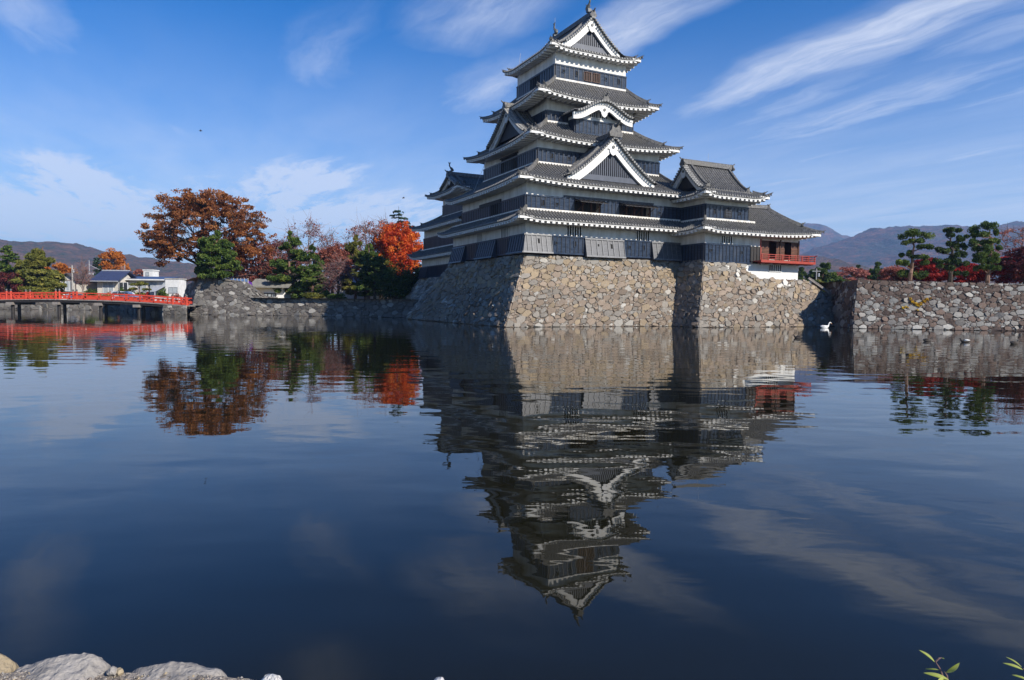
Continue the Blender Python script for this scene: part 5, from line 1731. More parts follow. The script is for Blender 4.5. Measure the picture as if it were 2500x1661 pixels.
# ------------------------------------------------------------------ the red bridge
BY0, BY1 = 92.9, 96.6
def deck_z(x):
    return 1.90 - 0.0021 * (x + 62) ** 2
bridge = thing('red_bridge', 'long gently arched red wooden bridge with dark piers over the moat', 'bridge', (-44.0, 94.7, 1.2), org=(-44.0, 94.7, 1.2))
XS = np.linspace(-80, -44.0, 40)
p = MB()
for y0, y1, dz0, dz1, mi in ((BY0 - 0.25, BY1 + 0.25, -0.10, 0.0, 0), (BY0 - 0.12, BY0 + 0.18, -0.42, -0.10, 1), (BY1 - 0.18, BY1 + 0.12, -0.42, -0.10, 1), (94.5, 94.9, -0.42, -0.10, 1)):
    for i in range(39):
        a, b = XS[i], XS[i + 1]
        p.hexa([(x, y, deck_z(x) + dz) for dz in (dz0, dz1) for x, y in ((a, y0), (b, y0), (b, y1), (a, y1))], mi)
p.build('deck', ['weathered_wood', 'wood_dark'], bridge)
for yy in (BY0, BY1):
    p = MB()
    for z, h, d in ((0.90, 0.13, 0.09), (0.56, 0.10, 0.05), (0.14, 0.16, 0.06)):
        for i in range(39):
            a, b = XS[i], XS[i + 1]
            p.hexa([(x, y, deck_z(x) + dz) for dz in (z - h / 2, z + h / 2) for x, y in ((a, yy - d), (b, yy - d), (b, yy + d), (a, yy + d))], 0)
    k = 0
    x = -79.2
    while x < -44.2:
        p.box((x - 0.06, yy - 0.06, deck_z(x)), (x + 0.06, yy + 0.06, deck_z(x) + 0.85))
        for q in (0.33, 0.66):
            p.box((x + 1.9 * q - 0.17, yy - 0.05, deck_z(x) + 0.20), (x + 1.9 * q + 0.17, yy + 0.05, deck_z(x) + 0.53))
        x += 1.9
    rl = p.build('railing', ['bridge_red'], bridge)
    for x in (-68.8, -68.2, -62.1, -61.6, -46.2, -44.3):
        p = MB()
        z = deck_z(x)
        p.tube([(x, yy, z - 0.15), (x, yy, z + 1.12)], 0.13, 10)
        p.tube([(x, yy, z + 1.12), (x, yy, z + 1.20), (x, yy, z + 1.30), (x, yy, z + 1.38), (x, yy, z + 1.46)], [0.12, 0.08, 0.13, 0.11, 0.02], 10, 1)
        p.build('newel_post', ['bridge_red', 'bronze'], rl)
for x in (-75.5, -68.2, -61.9, -56.2, -51.0):
    p = MB()
    z = deck_z(x) - 0.42
    for y in (BY0 + 0.3, BY0 + 1.5):
        p.tube([(x, y, -1.2), (x, y, z)], [0.21, 0.20], 10, 0)
    p.box((x - 0.42, BY0 - 0.45, z - 0.30), (x + 0.42, BY1 + 0.45, z + 0.06), 1)
    p.build('pier', ['wood_dark', 'weathered_wood'], bridge)

# ------------------------------------------------------------------ houses
def windowed(parent, name, x0, x1, z0, z1, y, glass='glass_dark', frame='white_paint', n=2):
    p = MB()
    p.box((x0, y - 0.02, z0), (x1, y + 0.05, z1), 1)
    for k in range(n + 1):
        a = x0 + (x1 - x0) * k / n
        p.box((a - 0.05, y - 0.08, z0), (a + 0.05, y + 0.05, z1), 0)
    p.box((x0 - 0.05, y - 0.08, z1), (x1 + 0.05, y + 0.05, z1 + 0.08), 0)
    p.box((x0 - 0.05, y - 0.10, z0 - 0.08), (x1 + 0.05, y + 0.05, z0), 0)
    return p.build(name, [frame, glass], parent)


def xs_at(px, Y):
    return at(px, 720, Y)[0]


def zs_at(py, Y, px=250):
    return at(px, py, Y)[2]


# half-timbered cottage, gable to the water
Y = 140.0
x0, x1 = xs_at(142, Y), xs_at(190, Y)
ze_, za_ = zs_at(684, Y, 165), zs_at(669, Y, 165)
h = thing('cottage', 'small half-timbered cottage with pale gable and tan lower wall beyond the bridge', 'house', ((x0 + x1) / 2, Y, 1.25), org=((x0 + x1) / 2, Y, 1.25))
xm = (x0 + x1) / 2
p = MB()
p.prism([(x0 + .3, Y, 1.25), (x1 - .3, Y, 1.25), (x1 - .3, Y, 3.4), (x0 + .3, Y, 3.4)], (0, 8, 0), 1)
p.prism([(x0 + .3, Y, 3.4), (x1 - .3, Y, 3.4), (x1 - .3, Y, ze_), (xm, Y, za_ - .15), (x0 + .3, Y, ze_)], (0, 8, 0), 0)
w_ = p.build('wall', ['cream_wall', 'tan_wall'], h)
p = MB()
for x in (x0 + .35, xm - 0.7, xm + 0.7, x1 - .35):
    p.box((x - .07, Y - .06, 3.4), (x + .07, Y, ze_ - 0.1 + max(0, (1 - abs(x - xm) / (xm - x0)) * (za_ - ze_) * 0.9)))
for z in (3.4, ze_ - 0.1):
    p.box((x0 + .3, Y - .08, z - .07), (x1 - .3, Y - .005, z + .07))
p.build('timber_frame', ['wood_brown'], w_)
windowed(h, 'window', xm - 1.1, xm + 1.0, 3.55, ze_ - 0.25, Y - .03, 'glass_pale', 'white_paint', 3)
p = MB()
for s in (-1, 1):
    a, b = np.array([xm, Y - .5, za_]), np.array([xm + s * (xm - x0 + .3), Y - .5, ze_ - .35])
    p.prism([a, b, b + (0, 0, .2), a + (0, 0, .22)], (0, 9, 0))
p.build('roof', ['brown_roof'], h)

# house with the big blue roof
Y = 142.0
x0, x1 = xs_at(220, Y), xs_at(289, Y)
zr, ze_ = zs_at(661, Y, 255), zs_at(687, Y, 255)
h = thing('blue_roofed_house', 'house with a big dark blue ribbed roof beyond the bridge', 'house', ((x0 + x1) / 2, Y, 1.25), org=((x0 + x1) / 2, Y, 1.25))
p = MB()
p.prism([(x0 + .8, Y + 1.2, 1.25), (x0 + .8, Y + 7.6, 1.25), (x0 + .8, Y + 7.6, ze_), (x0 + .8, Y + 4.4, zr - 0.2), (x0 + .8, Y + 1.2, ze_)], (x1 - x0 - 1.6, 0, 0), 0)
p.build('wall', ['cream_wall'], h)
p = MB()
for k in range(2):
    y_e, y_r = (Y, Y + 4.4) if k == 0 else (Y + 8.8, Y + 4.4)
    p.prism([(x0, y_e, ze_), (x0, y_r, zr), (x0, y_r, zr + .15), (x0, y_e, ze_ + .15)], (x1 - x0, 0, 0), 0)
    n = 26
    for i in range(n + 1):
        x = x0 + (x1 - x0) * i / n
        p.prism([(x - .05, y_e, ze_ + .14), (x - .05, y_r, zr + .14), (x - .05, y_r, zr + .22), (x - .05, y_e, ze_ + .22)], (.1, 0, 0), 0)
p.box((x0, Y + 4.2, zr + .12), (x1, Y + 4.6, zr + .35), 1)
p.box((x0, Y - .1, ze_ - .06), (x1, Y + .02, ze_ + .10), 1)
p.build('roof', ['blue_roof', 'steel_grey'], h)
windowed(h, 'window', x0 + 5.4, x0 + 7.2, 1.9, ze_ - .2, Y + 1.17, 'glass_dark')
windowed(h, 'window', x0 + 2.0, x0 + 4.2, 1.9, ze_ - .2, Y + 1.17, 'glass_pale')
p = MB()
ax = x0 + 0.82 * (x1 - x0)
p.tube([(ax, Y + 4.4, zr), (ax, Y + 4.4, zr + 1.5)], 0.04, 5)
for k in range(3):
    p.tube([(ax - 0.9, Y + 4.4, zr + .6 + k * .25), (ax + .2, Y + 4.4, zr + .6 + k * .25)], 0.025, 4)
p.build('roof_aerial', ['steel_grey'], h)

# long low building with dark roof
Y = 146.0
x0, x1 = xs_at(288, Y), xs_at(402, Y)
ze_ = zs_at(684, Y, 340)
h = thing('long_building', 'long low pale building with flat dark roof behind the white van', 'building', ((x0 + x1) / 2, Y, 1.25), org=((x0 + x1) / 2, Y, 1.25))
p = MB()
p.box((x0 + .5, Y + 1, 1.25), (x1 - .5, Y + 10, ze_))
p.build('wall', ['cream_wall'], h)
p = MB()
p.prism([(x0, Y, ze_), (x0, Y + 6, ze_ + .75), (x0, Y + 12, ze_), (x0, Y + 12, ze_ + .18), (x0, Y + 6, ze_ + .95), (x0, Y, ze_ + .18)], (x1 - x0, 0, 0), 0)
p.box((x0, Y - .08, ze_ - .05), (x1, Y, ze_ + .22), 1)
p.build('roof', ['blue_roof', 'white_paint'], h)
for k in range(4):
    windowed(h, 'window', x0 + 1.6 + k * 2.3, x0 + 3.2 + k * 2.3, 2.0, ze_ - .45, Y + .97, 'glass_pale', 'steel_grey')
p = MB()
xa, xb = xs_at(378, Y), xs_at(402, Y)
p.prism([(xa, Y - 4, 3.6), (xb, Y - 4, 3.6), (xb, Y + .9, 5.0), (xa, Y + .9, 5.0)], (0, 0, .14))
for x in (xa + .1, xb - .1):
    p.box((x - .08, Y - 3.9, 1.25), (x + .08, Y - 3.74, 3.6))
p.build('porch', ['steel_grey'], h)
x0, x1 = xs_at(351, 168.0), xs_at(373, 168.0)
h = thing('rooftop_tower', 'small white box tower rising behind the long low building', 'building', ((x0 + x1) / 2, 168, 1.25), org=((x0 + x1) / 2, 168, 1.25))
p = MB()
zt_ = zs_at(661, 168, 360)
p.box((x0, 168, 1.25), (x1, 171, zt_))
p.box((x0 - .15, 167.85, zt_), (x1 + .15, 171.15, zt_ + .25))
p.build('wall', ['white_paint'], h)
windowed(h, 'window', x0 + .6, x0 + 1.4, zt_ - 1.2, zt_ - .4, 167.97, 'glass_pale', 'steel_grey', 1)

# white block at the right
Y = 134.0
x0, x1 = xs_at(404, Y), xs_at(437, Y)
h = thing('white_house', 'white flat-roofed house left of the grey bastion', 'house', ((x0 + x1) / 2, Y, 1.25), org=((x0 + x1) / 2, Y, 1.25))
zt_ = zs_at(682, Y, 420)
p = MB()
p.box((x0, Y, 1.25), (x1, Y + 3, zt_))
p.build('wall', ['white_paint'], h)
p = MB()
p.box((x0 - .1, Y - .1, zt_), (x1 + .1, Y + 3.1, zt_ + .2))
p.build('roof', ['concrete'], h)
windowed(h, 'window', x0 + .7, x0 + 2.4, 3.4, 4.4, Y - .03, 'glass_pale', 'steel_grey')
wl = MB()
wx0, wx1 = xs_at(374, 122), xs_at(441, 122)
wl.box((wx0, 122.0, 1.25), (wx1, 122.25, 2.35))
wl.box((wx0 - .05, 121.95, 2.35), (wx1 + .05, 122.3, 2.45))
tag(wl.build('garden_wall', ['white_paint']), 'low white garden wall behind the parked bicycles', 'wall')
fn = MB()
for k in range(30):
    x = wx0 + (wx1 - wx0) * k / 29
    fn.box((x - .04, 112.0, 1.25), (x + .04, 112.06, 2.15))
fn.box((wx0, 112.0, 2.10), (wx1, 112.06, 2.18))
fn.box((wx0, 112.0, 1.45), (wx1, 112.06, 1.53))
tag(fn.build('iron_fence', ['car_dark']), 'dark iron fence in front of the parked bicycles near the bastion', 'fence')

# the shed behind the bastion's steps
Y = 99.2
x0, x1 = xs_at(612, Y), xs_at(710, Y)
zr, ze_ = zs_at(684, Y, 660), zs_at(703, Y, 660)
h = thing('moat_shed', 'low white-walled shed with broad weathered grey roof behind the stepped bastion', 'shed', ((x0 + x1) / 2, Y, 2.4), org=((x0 + x1) / 2, Y, 2.4))
p = MB()
wx0, wx1 = xs_at(625, Y), xs_at(692, Y)
p.box((wx0, Y, 2.38), (wx1, Y + 3.4, ze_ + .3))
w_ = p.build('wall', ['plaster_clean'], h)
p = MB()
p.prism([(x0, Y - 1.0, ze_), (x0 + .1, Y + 1.7, zr), (x0, Y + 4.4, ze_), (x0, Y + 4.4, ze_ + .2), (x0 + .1, Y + 1.7, zr + .22), (x0, Y - 1.0, ze_ + .2)], (x1 - x0, 0, 0))
p.build('roof', ['grey_roof'], h)
windowed(h, 'window', xs_at(645, Y), xs_at(673, Y), 2.62, 3.05, Y - .03, 'glass_pale', 'wood_dark', 3)
# big white building behind the trees, with its orange tiled roof
Y = 135.0
x0, x1 = xs_at(618, Y), xs_at(704, Y)
zt_ = zs_at(664, Y, 660)
h = thing('white_hall', 'white hall with orange roof edge half hidden behind trees', 'building', ((x0 + x1) / 2, Y, 2.3), org=((x0 + x1) / 2, Y, 2.3))
p = MB()
p.box((x0, Y, 1.3), (x1, Y + 10, zt_))
p.build('wall', ['white_paint'], h)
p = MB()
p.prism([(x0 - .5, Y - .6, zt_), (x0 - .5, Y + 5, zt_ + 1.4), (x0 - .5, Y + 10.6, zt_)], (x1 - x0 + 1, 0, 0))
p.build('roof', ['orange_roof'], h)
for k in range(3):
    windowed(h, 'window', x0 + 1 + k * 2.2, x0 + 2.2 + k * 2.2, zt_ - 2.4, zt_ - .9, Y - .03)
# a pale house glimpsed among the pines
Y = 120.0
x0, x1 = xs_at(718, Y), xs_at(760, Y)
h = thing('pale_house', 'pale grey house glimpsed between the two layered pines', 'house', ((x0 + x1) / 2, Y, 2.3), org=((x0 + x1) / 2, Y, 2.3))
p = MB()
p.box((x0, Y, 1.3), (x1, Y + 6, 6.6))
p.build('wall', ['white_paint'], h)
p = MB()
p.prism([(x0 - .4, Y - .5, 6.5), (x0 - .4, Y + 3, 8.0), (x0 - .4, Y + 6.5, 6.5)], (x1 - x0 + .8, 0, 0))
p.build('roof', ['steel_grey'], h)
windowed(h, 'window', x0 + .6, x0 + 1.6, 3.0, 4.4, Y - .03)
Y = 118.0
x0, x1 = xs_at(828, Y), xs_at(930, Y)
h = thing('grey_roofed_house', 'shadowed house with pale grey roof behind the straight greyish pine', 'house', ((x0 + x1) / 2, Y, 2.3), org=((x0 + x1) / 2, Y, 2.3))
p = MB()
p.box((x0, Y, 1.3), (x1, Y + 6, 5.0))
p.build('wall', ['plaster'], h)
p = MB()
p.prism([(x0 - .4, Y - .8, 4.8), (x0 - .4, Y + 3, 6.6), (x0 - .4, Y + 6.5, 4.8)], (x1 - x0 + .8, 0, 0))
p.build('roof', ['steel_grey'], h)

# hoarding, banner and poles
Y = 103.0
hb = MB()
hx0, hx1 = xs_at(562, Y), xs_at(606, Y)
hz0, hz1 = 3.6, zs_at(681, Y, 585)
hb.box((hx0, Y, 2.3), (hx1, Y + .05, hz1), 0)
for k in range(6):
    x = hx0 + (hx1 - hx0) * k / 5
    hb.box((x - .05, Y - .06, 2.3), (x + .05, Y, hz1 + .1), 1)
tag(hb.build('blue_hoarding', ['blue_sheet', 'steel_grey']), 'blue sheet hoarding behind the top of the bastion', 'fence')
bn = thing('banner', 'small purple banner on a pole at the left end of the shed roof', 'banner', spot(606, 2.9, 95.5))
p = MB()
p.tube([(0, 0, -0.6), (0, 0, 2.0)], 0.03, 5)
p.build('pole', ['white_paint'], bn)
p = MB()
p.prism([(0.03, 0, 0.95), (0.62, 0.05, 1.05), (0.50, 0, 1.65), (0.03, 0, 1.85)], (0, 0.03, 0))
p.build('cloth', ['purple_cloth'], bn)
for px, top, Y, lab, r in ((177, 648, 133, 'plain grey utility pole beside the half-timbered cottage', 0.16), (292, 688, 118, 'thin dark lamp post in front of the white van', 0.07), (364, 700, 112, 'short dark post near the garden wall end', 0.12), (219, 636, 150, 'white television mast above the left end of the blue roof', 0.08), (1992, 656, 118, 'pale utility pole behind the slanting wooden pole', 0.12)):
    b0 = spot(px, 1.25, Y)
    H = ht(px, top, Y, 1.25)
    t = thing('utility_pole' if r > 0.1 else 'mast', lab, 'pole', b0)
    p = MB()
    p.tube([(0, 0, -.2), (0, 0, H)], [r, r * .75], 8)
    p.build('shaft', ['concrete' if r >= 0.12 and 'dark' not in lab else ('car_dark' if 'dark' in lab else 'steel_grey')], t)
    p = MB()
    if 'television' in lab:
        p.tube([(-1.3, 0, H * .84), (0, 0, H * .9), (2.2, 0, H * .78)], .05, 5)
        p.box((-.1, -.2, H * .42), (.8, .2, H * .7))
    elif 'lamp' in lab or 'short' in lab:
        p.tube([(0, 0, H), (0, 0, H + .12), (0, 0, H + .3)], [.16, .16, .05], 8)
    else:
        p.box((-.7, -.05, H - .5), (.7, .05, H - .4))
        p.tube([(.35, -.1, H - 1.4), (.35, -.1, H - .8)], .16, 8)
    p.build('fitting', ['car_dark' if 'dark' in lab else 'steel_grey'], t)

# ------------------------------------------------------------------ vehicles and bicycles
def car(name, label, loc, rot, paint, prof_, win, L, wid, cat='car'):
    t = thing(name, label, cat, loc, rot)
    p = MB()
    p.prism([(x, -wid / 2, z) for x, z in prof_], (0, wid, 0))
    p.build('body', [paint], t, bevel=0.05)
    for poly in win:
        p = MB()
        p.prism([(x, -wid / 2 - .015, z) for x, z in poly], (0, wid + .03, 0))
        p.build('side_window', ['glass_dark'], t)
    for x in (L * .18, L * .80):
        for y in (-wid / 2 + .08, wid / 2 - .08):
            p = MB()
            a = np.arange(14) / 14 * 2 * math.pi
            p.prism([(x + .33 * math.cos(q), y - .1, .33 + .33 * math.sin(q)) for q in a], (0, .2, 0), 0)
            p.prism([(x + .19 * math.cos(q), y - .115, .33 + .19 * math.sin(q)) for q in a], (0, .23, 0), 1)
            p.build('wheel', ['tyre', 'steel_grey'], t)
    for y in (-wid / 2 + .12, wid / 2 - .40):
        p = MB()
        p.box((L - .06, y, .68), (L + .015, y + .28, .85))
        p.build('headlight', ['glass_pale'], t)
        p = MB()
        p.box((-.015, y, .80), (.05, y + .28, 1.05))
        p.build('tail_light', ['lamp_red'], t)
    return t


VAN = [(0, .35), (0, 1.1), (.12, 1.75), (.35, 1.86), (2.55, 1.84), (2.9, 1.74), (3.65, 1.12), (4.45, .95), (4.58, .75), (4.58, .35)]
VW = [[(.18, 1.15), (.28, 1.66), (1.15, 1.70), (1.15, 1.14)], [(1.25, 1.14), (1.25, 1.70), (2.35, 1.69), (2.35, 1.12)], [(2.45, 1.12), (2.45, 1.69), (2.82, 1.64), (3.40, 1.12)]]
SED = [(0, .35), (0, .95), (.5, 1.02), (1.0, 1.42), (2.4, 1.45), (3.1, 1.0), (4.1, .88), (4.2, .7), (4.2, .35)]
SW = [[(.78, 1.03), (1.08, 1.36), (1.65, 1.38), (1.65, 1.03)], [(1.75, 1.03), (1.75, 1.38), (2.35, 1.38), (2.85, 1.02)]]
v0 = spot(277, 1.45, 119)
car('parked_van', 'white van parked behind the right half of the red bridge', (v0[0], 119, 1.5), 0, 'car_white', VAN, VW, 4.58, 1.75, 'van')
car('parked_car', 'dark car roof showing over the bridge near the half-timbered cottage', (spot(160, 1.3, 130)[0], 130, 1.45), 0.05, 'car_dark', SED, SW, 4.2, 1.7)
car('parked_car', 'white car at the left behind the bridge rail, by the olive pine', (spot(143, 1.3, 127)[0] - 1, 127, 1.35), 0.02, 'car_white', SED, SW, 4.2, 1.7)
car('parked_car', 'dark car parked among the pines behind the low bank wall', (spot(718, 2.4, 104)[0], 104, 2.42), 0.1, 'car_dark', VAN, VW, 4.58, 1.75)


def bicycle(label, loc, rot):
    t = thing('bicycle', label, 'bicycle', loc, rot, 'bicycles parked by the white garden wall')
    for x in (0, 1.05):
        p = MB()
        a = np.linspace(0, 2 * math.pi, 17)
        p.tube([(x + .33 * math.cos(q), 0, .33 + .33 * math.sin(q)) for q in a], .03, 5, 0, False)
        for q in a[:8:2]:
            p.tube([(x + .33 * math.cos(q), 0, .33 + .33 * math.sin(q)), (x - .33 * math.cos(q), 0, .33 - .33 * math.sin(q))], .008, 3)
        p.build('wheel', ['tyre'], t)
    p = MB()
    for A, B in (((0, .33), (.38, .75)), ((.38, .75), (.85, .80)), ((.85, .80), (.45, .30)), ((.45, .30), (.38, .90)), ((0, .33), (.45, .30)), ((1.05, .33), (.85, .95))):
        p.tube([(A[0], 0, A[1]), (B[0], 0, B[1])], .025, 5)
    p.build('frame', ['steel_grey'], t)
    p = MB()
    p.tube([(.82, -.25, 1.0), (.85, 0, .98), (.82, .25, 1.0)], .02, 5)
    p.build('handlebar', ['steel_grey'], t)
    p = MB()
    p.box((.25, -.08, .88), (.52, .08, .95))
    p.build('saddle', ['tyre'], t)


for k, (px, lab) in enumerate(((385, 'leftmost'), (400, 'second from left'), (412, 'middle'), (424, 'second from right'), (438, 'rightmost'))):
    s_ = spot(px, 1.25, 114 + (k % 2) * 1.0)
    bicycle(lab + ' of the five bicycles parked before the white garden wall', (s_[0], s_[1], 1.25), 0.15 * (-1) ** k)

# pink market stall far behind the inlet
s_ = spot(2008, 1.3, 104)
t = thing('market_stall', 'small stall with pale pink awning seen between castle and right wall', 'stall', (s_[0], 104, 1.3))
p = MB()
for x in (0, 2.1):
    for y in (0, 1.2):
        p.tube([(x, y, 0), (x, y, 1.3)], .03, 5)
p.build('frame', ['steel_grey'], t)
p = MB()
p.prism([(-.1, -.2, 1.15), (2.2, -.2, 1.15), (2.2, 1.4, 1.45), (-.1, 1.4, 1.45)], (0, 0, .05))
p.build('awning', ['pink_cloth'], t)
p = MB()
p.box((0, 0, .0), (2.1, .6, .7))
for k in range(5):
    p.box((.1 + k * .4, .05, .7), (.35 + k * .4, .4, .7 + .12 * (1 + k % 3)))
p.build('counter', ['pink_cloth'], t)
s_ = spot(1978, 1.3, 106)
p = MB()
p.box((s_[0], 106, 2.95), (s_[0] + 5.5, 106.12, 3.08))
for k in range(4):
    p.box((s_[0] + .2 + k * 1.7, 106, 1.3), (s_[0] + .3 + k * 1.7, 106.1, 3.0))
tag(p.build('rail_fence', ['weathered_wood']), 'pale post and rail fence among the pines right of the castle', 'fence')

# ------------------------------------------------------------------ yellow ivy on the right wall
def ivy(label, pts, seed):
    t = thing('ivy', label, 'climbing plant', tuple(at(*pts[0][:2], 65.4)), org=(0, 0, 0))
    t.location = (0, 0, 0)
    lv = Leaves(seed)
    m_ = MB()
    prev = None
    for (px, py, r, n) in pts:
        p0 = at(px, py, 65.0)
        # the wall's face at that place
        x = (p0[:2] - T0[:2]) @ e[:2]
        z = p0[2]
        c = np.array(r_front(x, z / r_top(x) * 4.9)) - bk * 0.12
        lv.cluster(c, (r, 0.10, r * 0.8), n, 0.11, (0.5, 0.3), el=1.1)
        if prev is not None:
            m_.tube([prev, c], 0.015, 4)
        prev = c
    m_.build('stem', ['twig'], t)
    lv.build('leaves', 'leaf_yellow', t)


ivy('larger patch of bright yellow ivy hanging on the right moat wall', [(2227, 730, .16, 40), (2232, 738, .2, 70), (2240, 743, .24, 90), (2249, 742, .22, 80), (2257, 736, .18, 60), (2264, 731, .16, 40), (2271, 728, .10, 20), (2246, 748, .1, 16), (2243, 757, .08, 8)], 91)
ivy('small faint patch of yellow ivy left below the larger one', [(2210, 752, .14, 24), (2216, 750, .14, 24), (2221, 751, .08, 10)], 92)

# ------------------------------------------------------------------ birds
def swimmer(name, label, cat, loc, rot, s, m, neck, bill, group=None, patch=None):
    t = thing(name, label, cat, loc, rot, group)
    p = MB()
    body = [(-.62, 0, .20), (-.50, 0, .17), (-.30, 0, .13), (0, 0, .11), (.22, 0, .14), (.36, 0, .20)]
    rad = [.02, .11, .19, .22, .18, .12]
    pts = body + [(x, 0, z) for x, z, r in neck]
    rad = rad + [r for x, z, r in neck]
    p.tube(np.array(pts) * s, np.array(rad) * s, 10)
    p.build('body', [m], t, smooth=True)
    hx, hz, hr = neck[-1]
    p = MB()
    p.tube([(s * hx, 0, s * hz), (s * (hx + bill), 0, s * (hz - .05)), (s * (hx + bill * 1.7), 0, s * (hz - .07))], [s * .045, s * .03, s * .012], 6)
    p.build('bill', ['beak_orange' if m == 'feather_white' else 'feather_dark'], t)
    p = MB()
    for sg in (-1, 1):
        p.tube(np.array([(-.52, sg * .12, .25), (-.2, sg * .17, .26), (.15, sg * .15, .22)]) * s, np.array([.02, .09, .05]) * s, 6)
    p.build('wings', [patch or m], t, smooth=True)
    return t


swimmer('swan', 'white swan with curved neck floating at the inlet between castle and right wall', 'swan', (*at(2014, 801, 65.5)[:2], 0), 0.15, 0.78, 'feather_white', [(.46, .34, .075), (.50, .50, .06), (.56, .64, .055), (.66, .70, .055), (.75, .66, .065), (.79, .58, .05)], .09)
DN = [(.40, .30, .07), (.42, .38, .065), (.48, .42, .085), (.54, .41, .05)]
for px, py, lab, r_, pt in ((2265, 834, 'leftmost brown duck swimming below the yellow ivy', 0.1, 'feather_dark'), (2355, 836, 'duck with white flank, middle of those before the right wall', 3.0, 'feather_white'), (2477, 840, 'dark duck nearest the right edge of the moat', 0.2, 'feather_dark'), (1947, 826, 'small duck below the right end of the castle base', 3.1, 'feather_dark'), (528, 774, 'tiny duck below the grey bastion', 0.4, 'feather_dark')):
    q = at(px, py, 50)
    t_ = (0.0 - CAM_H) / (q[2] - CAM_H)
    loc = np.array([0, 0, CAM_H]) + (q - np.array([0, 0, CAM_H])) * t_
    swimmer('duck', lab, 'duck', (loc[0], loc[1], 0), r_, 0.52, 'feather_dark', DN, .10, 'ducks on the moat', pt)
for px, py, lab in ((490, 320, 'small dark bird flying high above the big orange tree'), (985, 484, 'tiny dark bird flying left of the smaller keep roof')):
    q = at(px, py, 150)
    t = thing('flying_bird', lab, 'bird', tuple(q), 0.4)
    p = MB()
    p.tube(np.array([(-.25, 0, 0), (-.1, 0, 0), (.1, 0, .02), (.25, 0, .03)]) * 1.4, [.02, .09, .09, .02], 6)
    for sg in (-1, 1):
        p.prism([(.10, 0, .02), (-.12, 0, .02), (-.15, sg * .55, .16), (-.02, sg * .9, .02), (.08, sg * .5, .17)], (0, 0, .02))
    p.build('body', ['feather_dark'], t)

# ------------------------------------------------------------------ the near bank
def bank_edge(x):
    return 2.64 + 0.03 * math.sin(x * 3.1) + 0.02 * fb(x, 0, 3)


BANK = [(-6, 0.57), (-2.2, 0.568), (-1.2, 0.562), (-1.02, 0.560), (-0.90, 0.552), (-0.82, 0.50), (6, 0.45)]
BX, BZ = [b[0] for b in BANK], [b[1] for b in BANK]


def bank_z(x, y):
    return float(np.interp(x, BX, BZ)) + 0.014 * fb(x, y, 2.2, 5) + 0.006 * fb(x, y, 18, 3) - 0.10 * max(0, y - 2.55) * 0


mb = MB()
nx_, ny_ = 220, 70
X = np.zeros((nx_ + 1, ny_ + 2, 3))
for i in range(nx_ + 1):
    x = -6 + 12 * i / nx_
    for j in range(ny_ + 2):
        f = min(1, j / ny_)
        y = -6 + (bank_edge(x) + 6) * (1 - (1 - f) ** 1.8)
        X[i, j] = (x, y + (0.12 if j > ny_ else 0), bank_z(x, y) if j <= ny_ else -0.6)
mb.grid(X)
structure(mb.build('near_bank', 'gravel_ground', smooth=True))


def slab(label, crest, Y0, dep, m, seed, name='bank_rock'):
    """a boulder given by the heights of its crest [(x, z)], its top sloping down towards the viewer"""
    mb = MB()
    xs, zs = [c[0] for c in crest], [c[1] for c in crest]
    nx_, ny_ = 90, 46
    X = np.zeros((nx_ + 1, ny_ + 1, 3))
    for i in range(nx_ + 1):
        fx = i / nx_
        x = xs[0] + (xs[-1] - xs[0]) * fx
        zc = float(np.interp(x, xs, zs))
        edge = min(1, fx / 0.05, (1 - fx) / 0.05) ** 0.5
        for j in range(ny_ + 1):
            fy = j / ny_
            if fy < 0.78:
                k = fy / 0.78
                z = 0.50 + (zc - 0.50) * (0.22 + 0.78 * k ** 0.8)
                y = Y0 - dep * (1 - k)
            else:
                k = (fy - 0.78) / 0.22
                z = zc - 0.02 * k - 0.45 * k ** 2.2
                y = Y0 + 0.10 * math.sin(k * 1.5)
            o_ = seed * 7.3
            z += (0.010 * fb(x + o_, y, 9, 5) + 0.004 * fb(x + o_, y, 40, 3)) * edge
            y += 0.012 * fb(x + o_, z + fy, 7, 4)
            z = 0.40 + (z - 0.40) * (0.35 + 0.65 * edge)
            X[i, j] = (x + 0.01 * fb(y + o_, z, 8, 3), y, z)
    mb.grid(X)
    return tag(mb.build(name, m, smooth=True), label, 'rock')


def rock(label, c, r, seed, m='fieldstone', rot=0.0, name='bank_rock', amp=0.28):
    import bmesh
    bm = bmesh.new()
    bmesh.ops.create_icosphere(bm, subdivisions=5, radius=1.0)
    o_ = Vector((seed * 3.1, seed * 1.7, seed * 0.9))
    g = np.random.default_rng(seed)
    planes = [(Vector(g.normal(size=3)).normalized(), g.uniform(0.62, 0.9)) for _ in range(12)]
    for v in bm.verts:
        d = v.co.normalized()
        k = 1.0
        for n_, lim in planes:
            dp = d.dot(n_)
            if dp > 0.05:
                k = min(k, lim / dp)
        k *= 1 + amp * 0.25 * mnoise.fractal(d * 2.2 + o_, 1.0, 2.0, 4) + 0.02 * mnoise.fractal(d * 14 + o_, 1.0, 2.0, 3)
        v.co = d * k
    for v in bm.verts:
        v.co = Vector((v.co.x * r[0], v.co.y * r[1], v.co.z * r[2]))
    me = bpy.data.meshes.new(name)
    bm.to_mesh(me)
    bm.free()
    me.materials.append(MATS[m])
    me.polygons.foreach_set('use_smooth', np.ones(len(me.polygons), dtype=bool))
    o = link(name, me)
    o.location = c
    o.rotation_euler = (0, 0, rot)
    return tag(o, label, 'rock')


def near(px, py, Y):
    return at(px, py, Y)


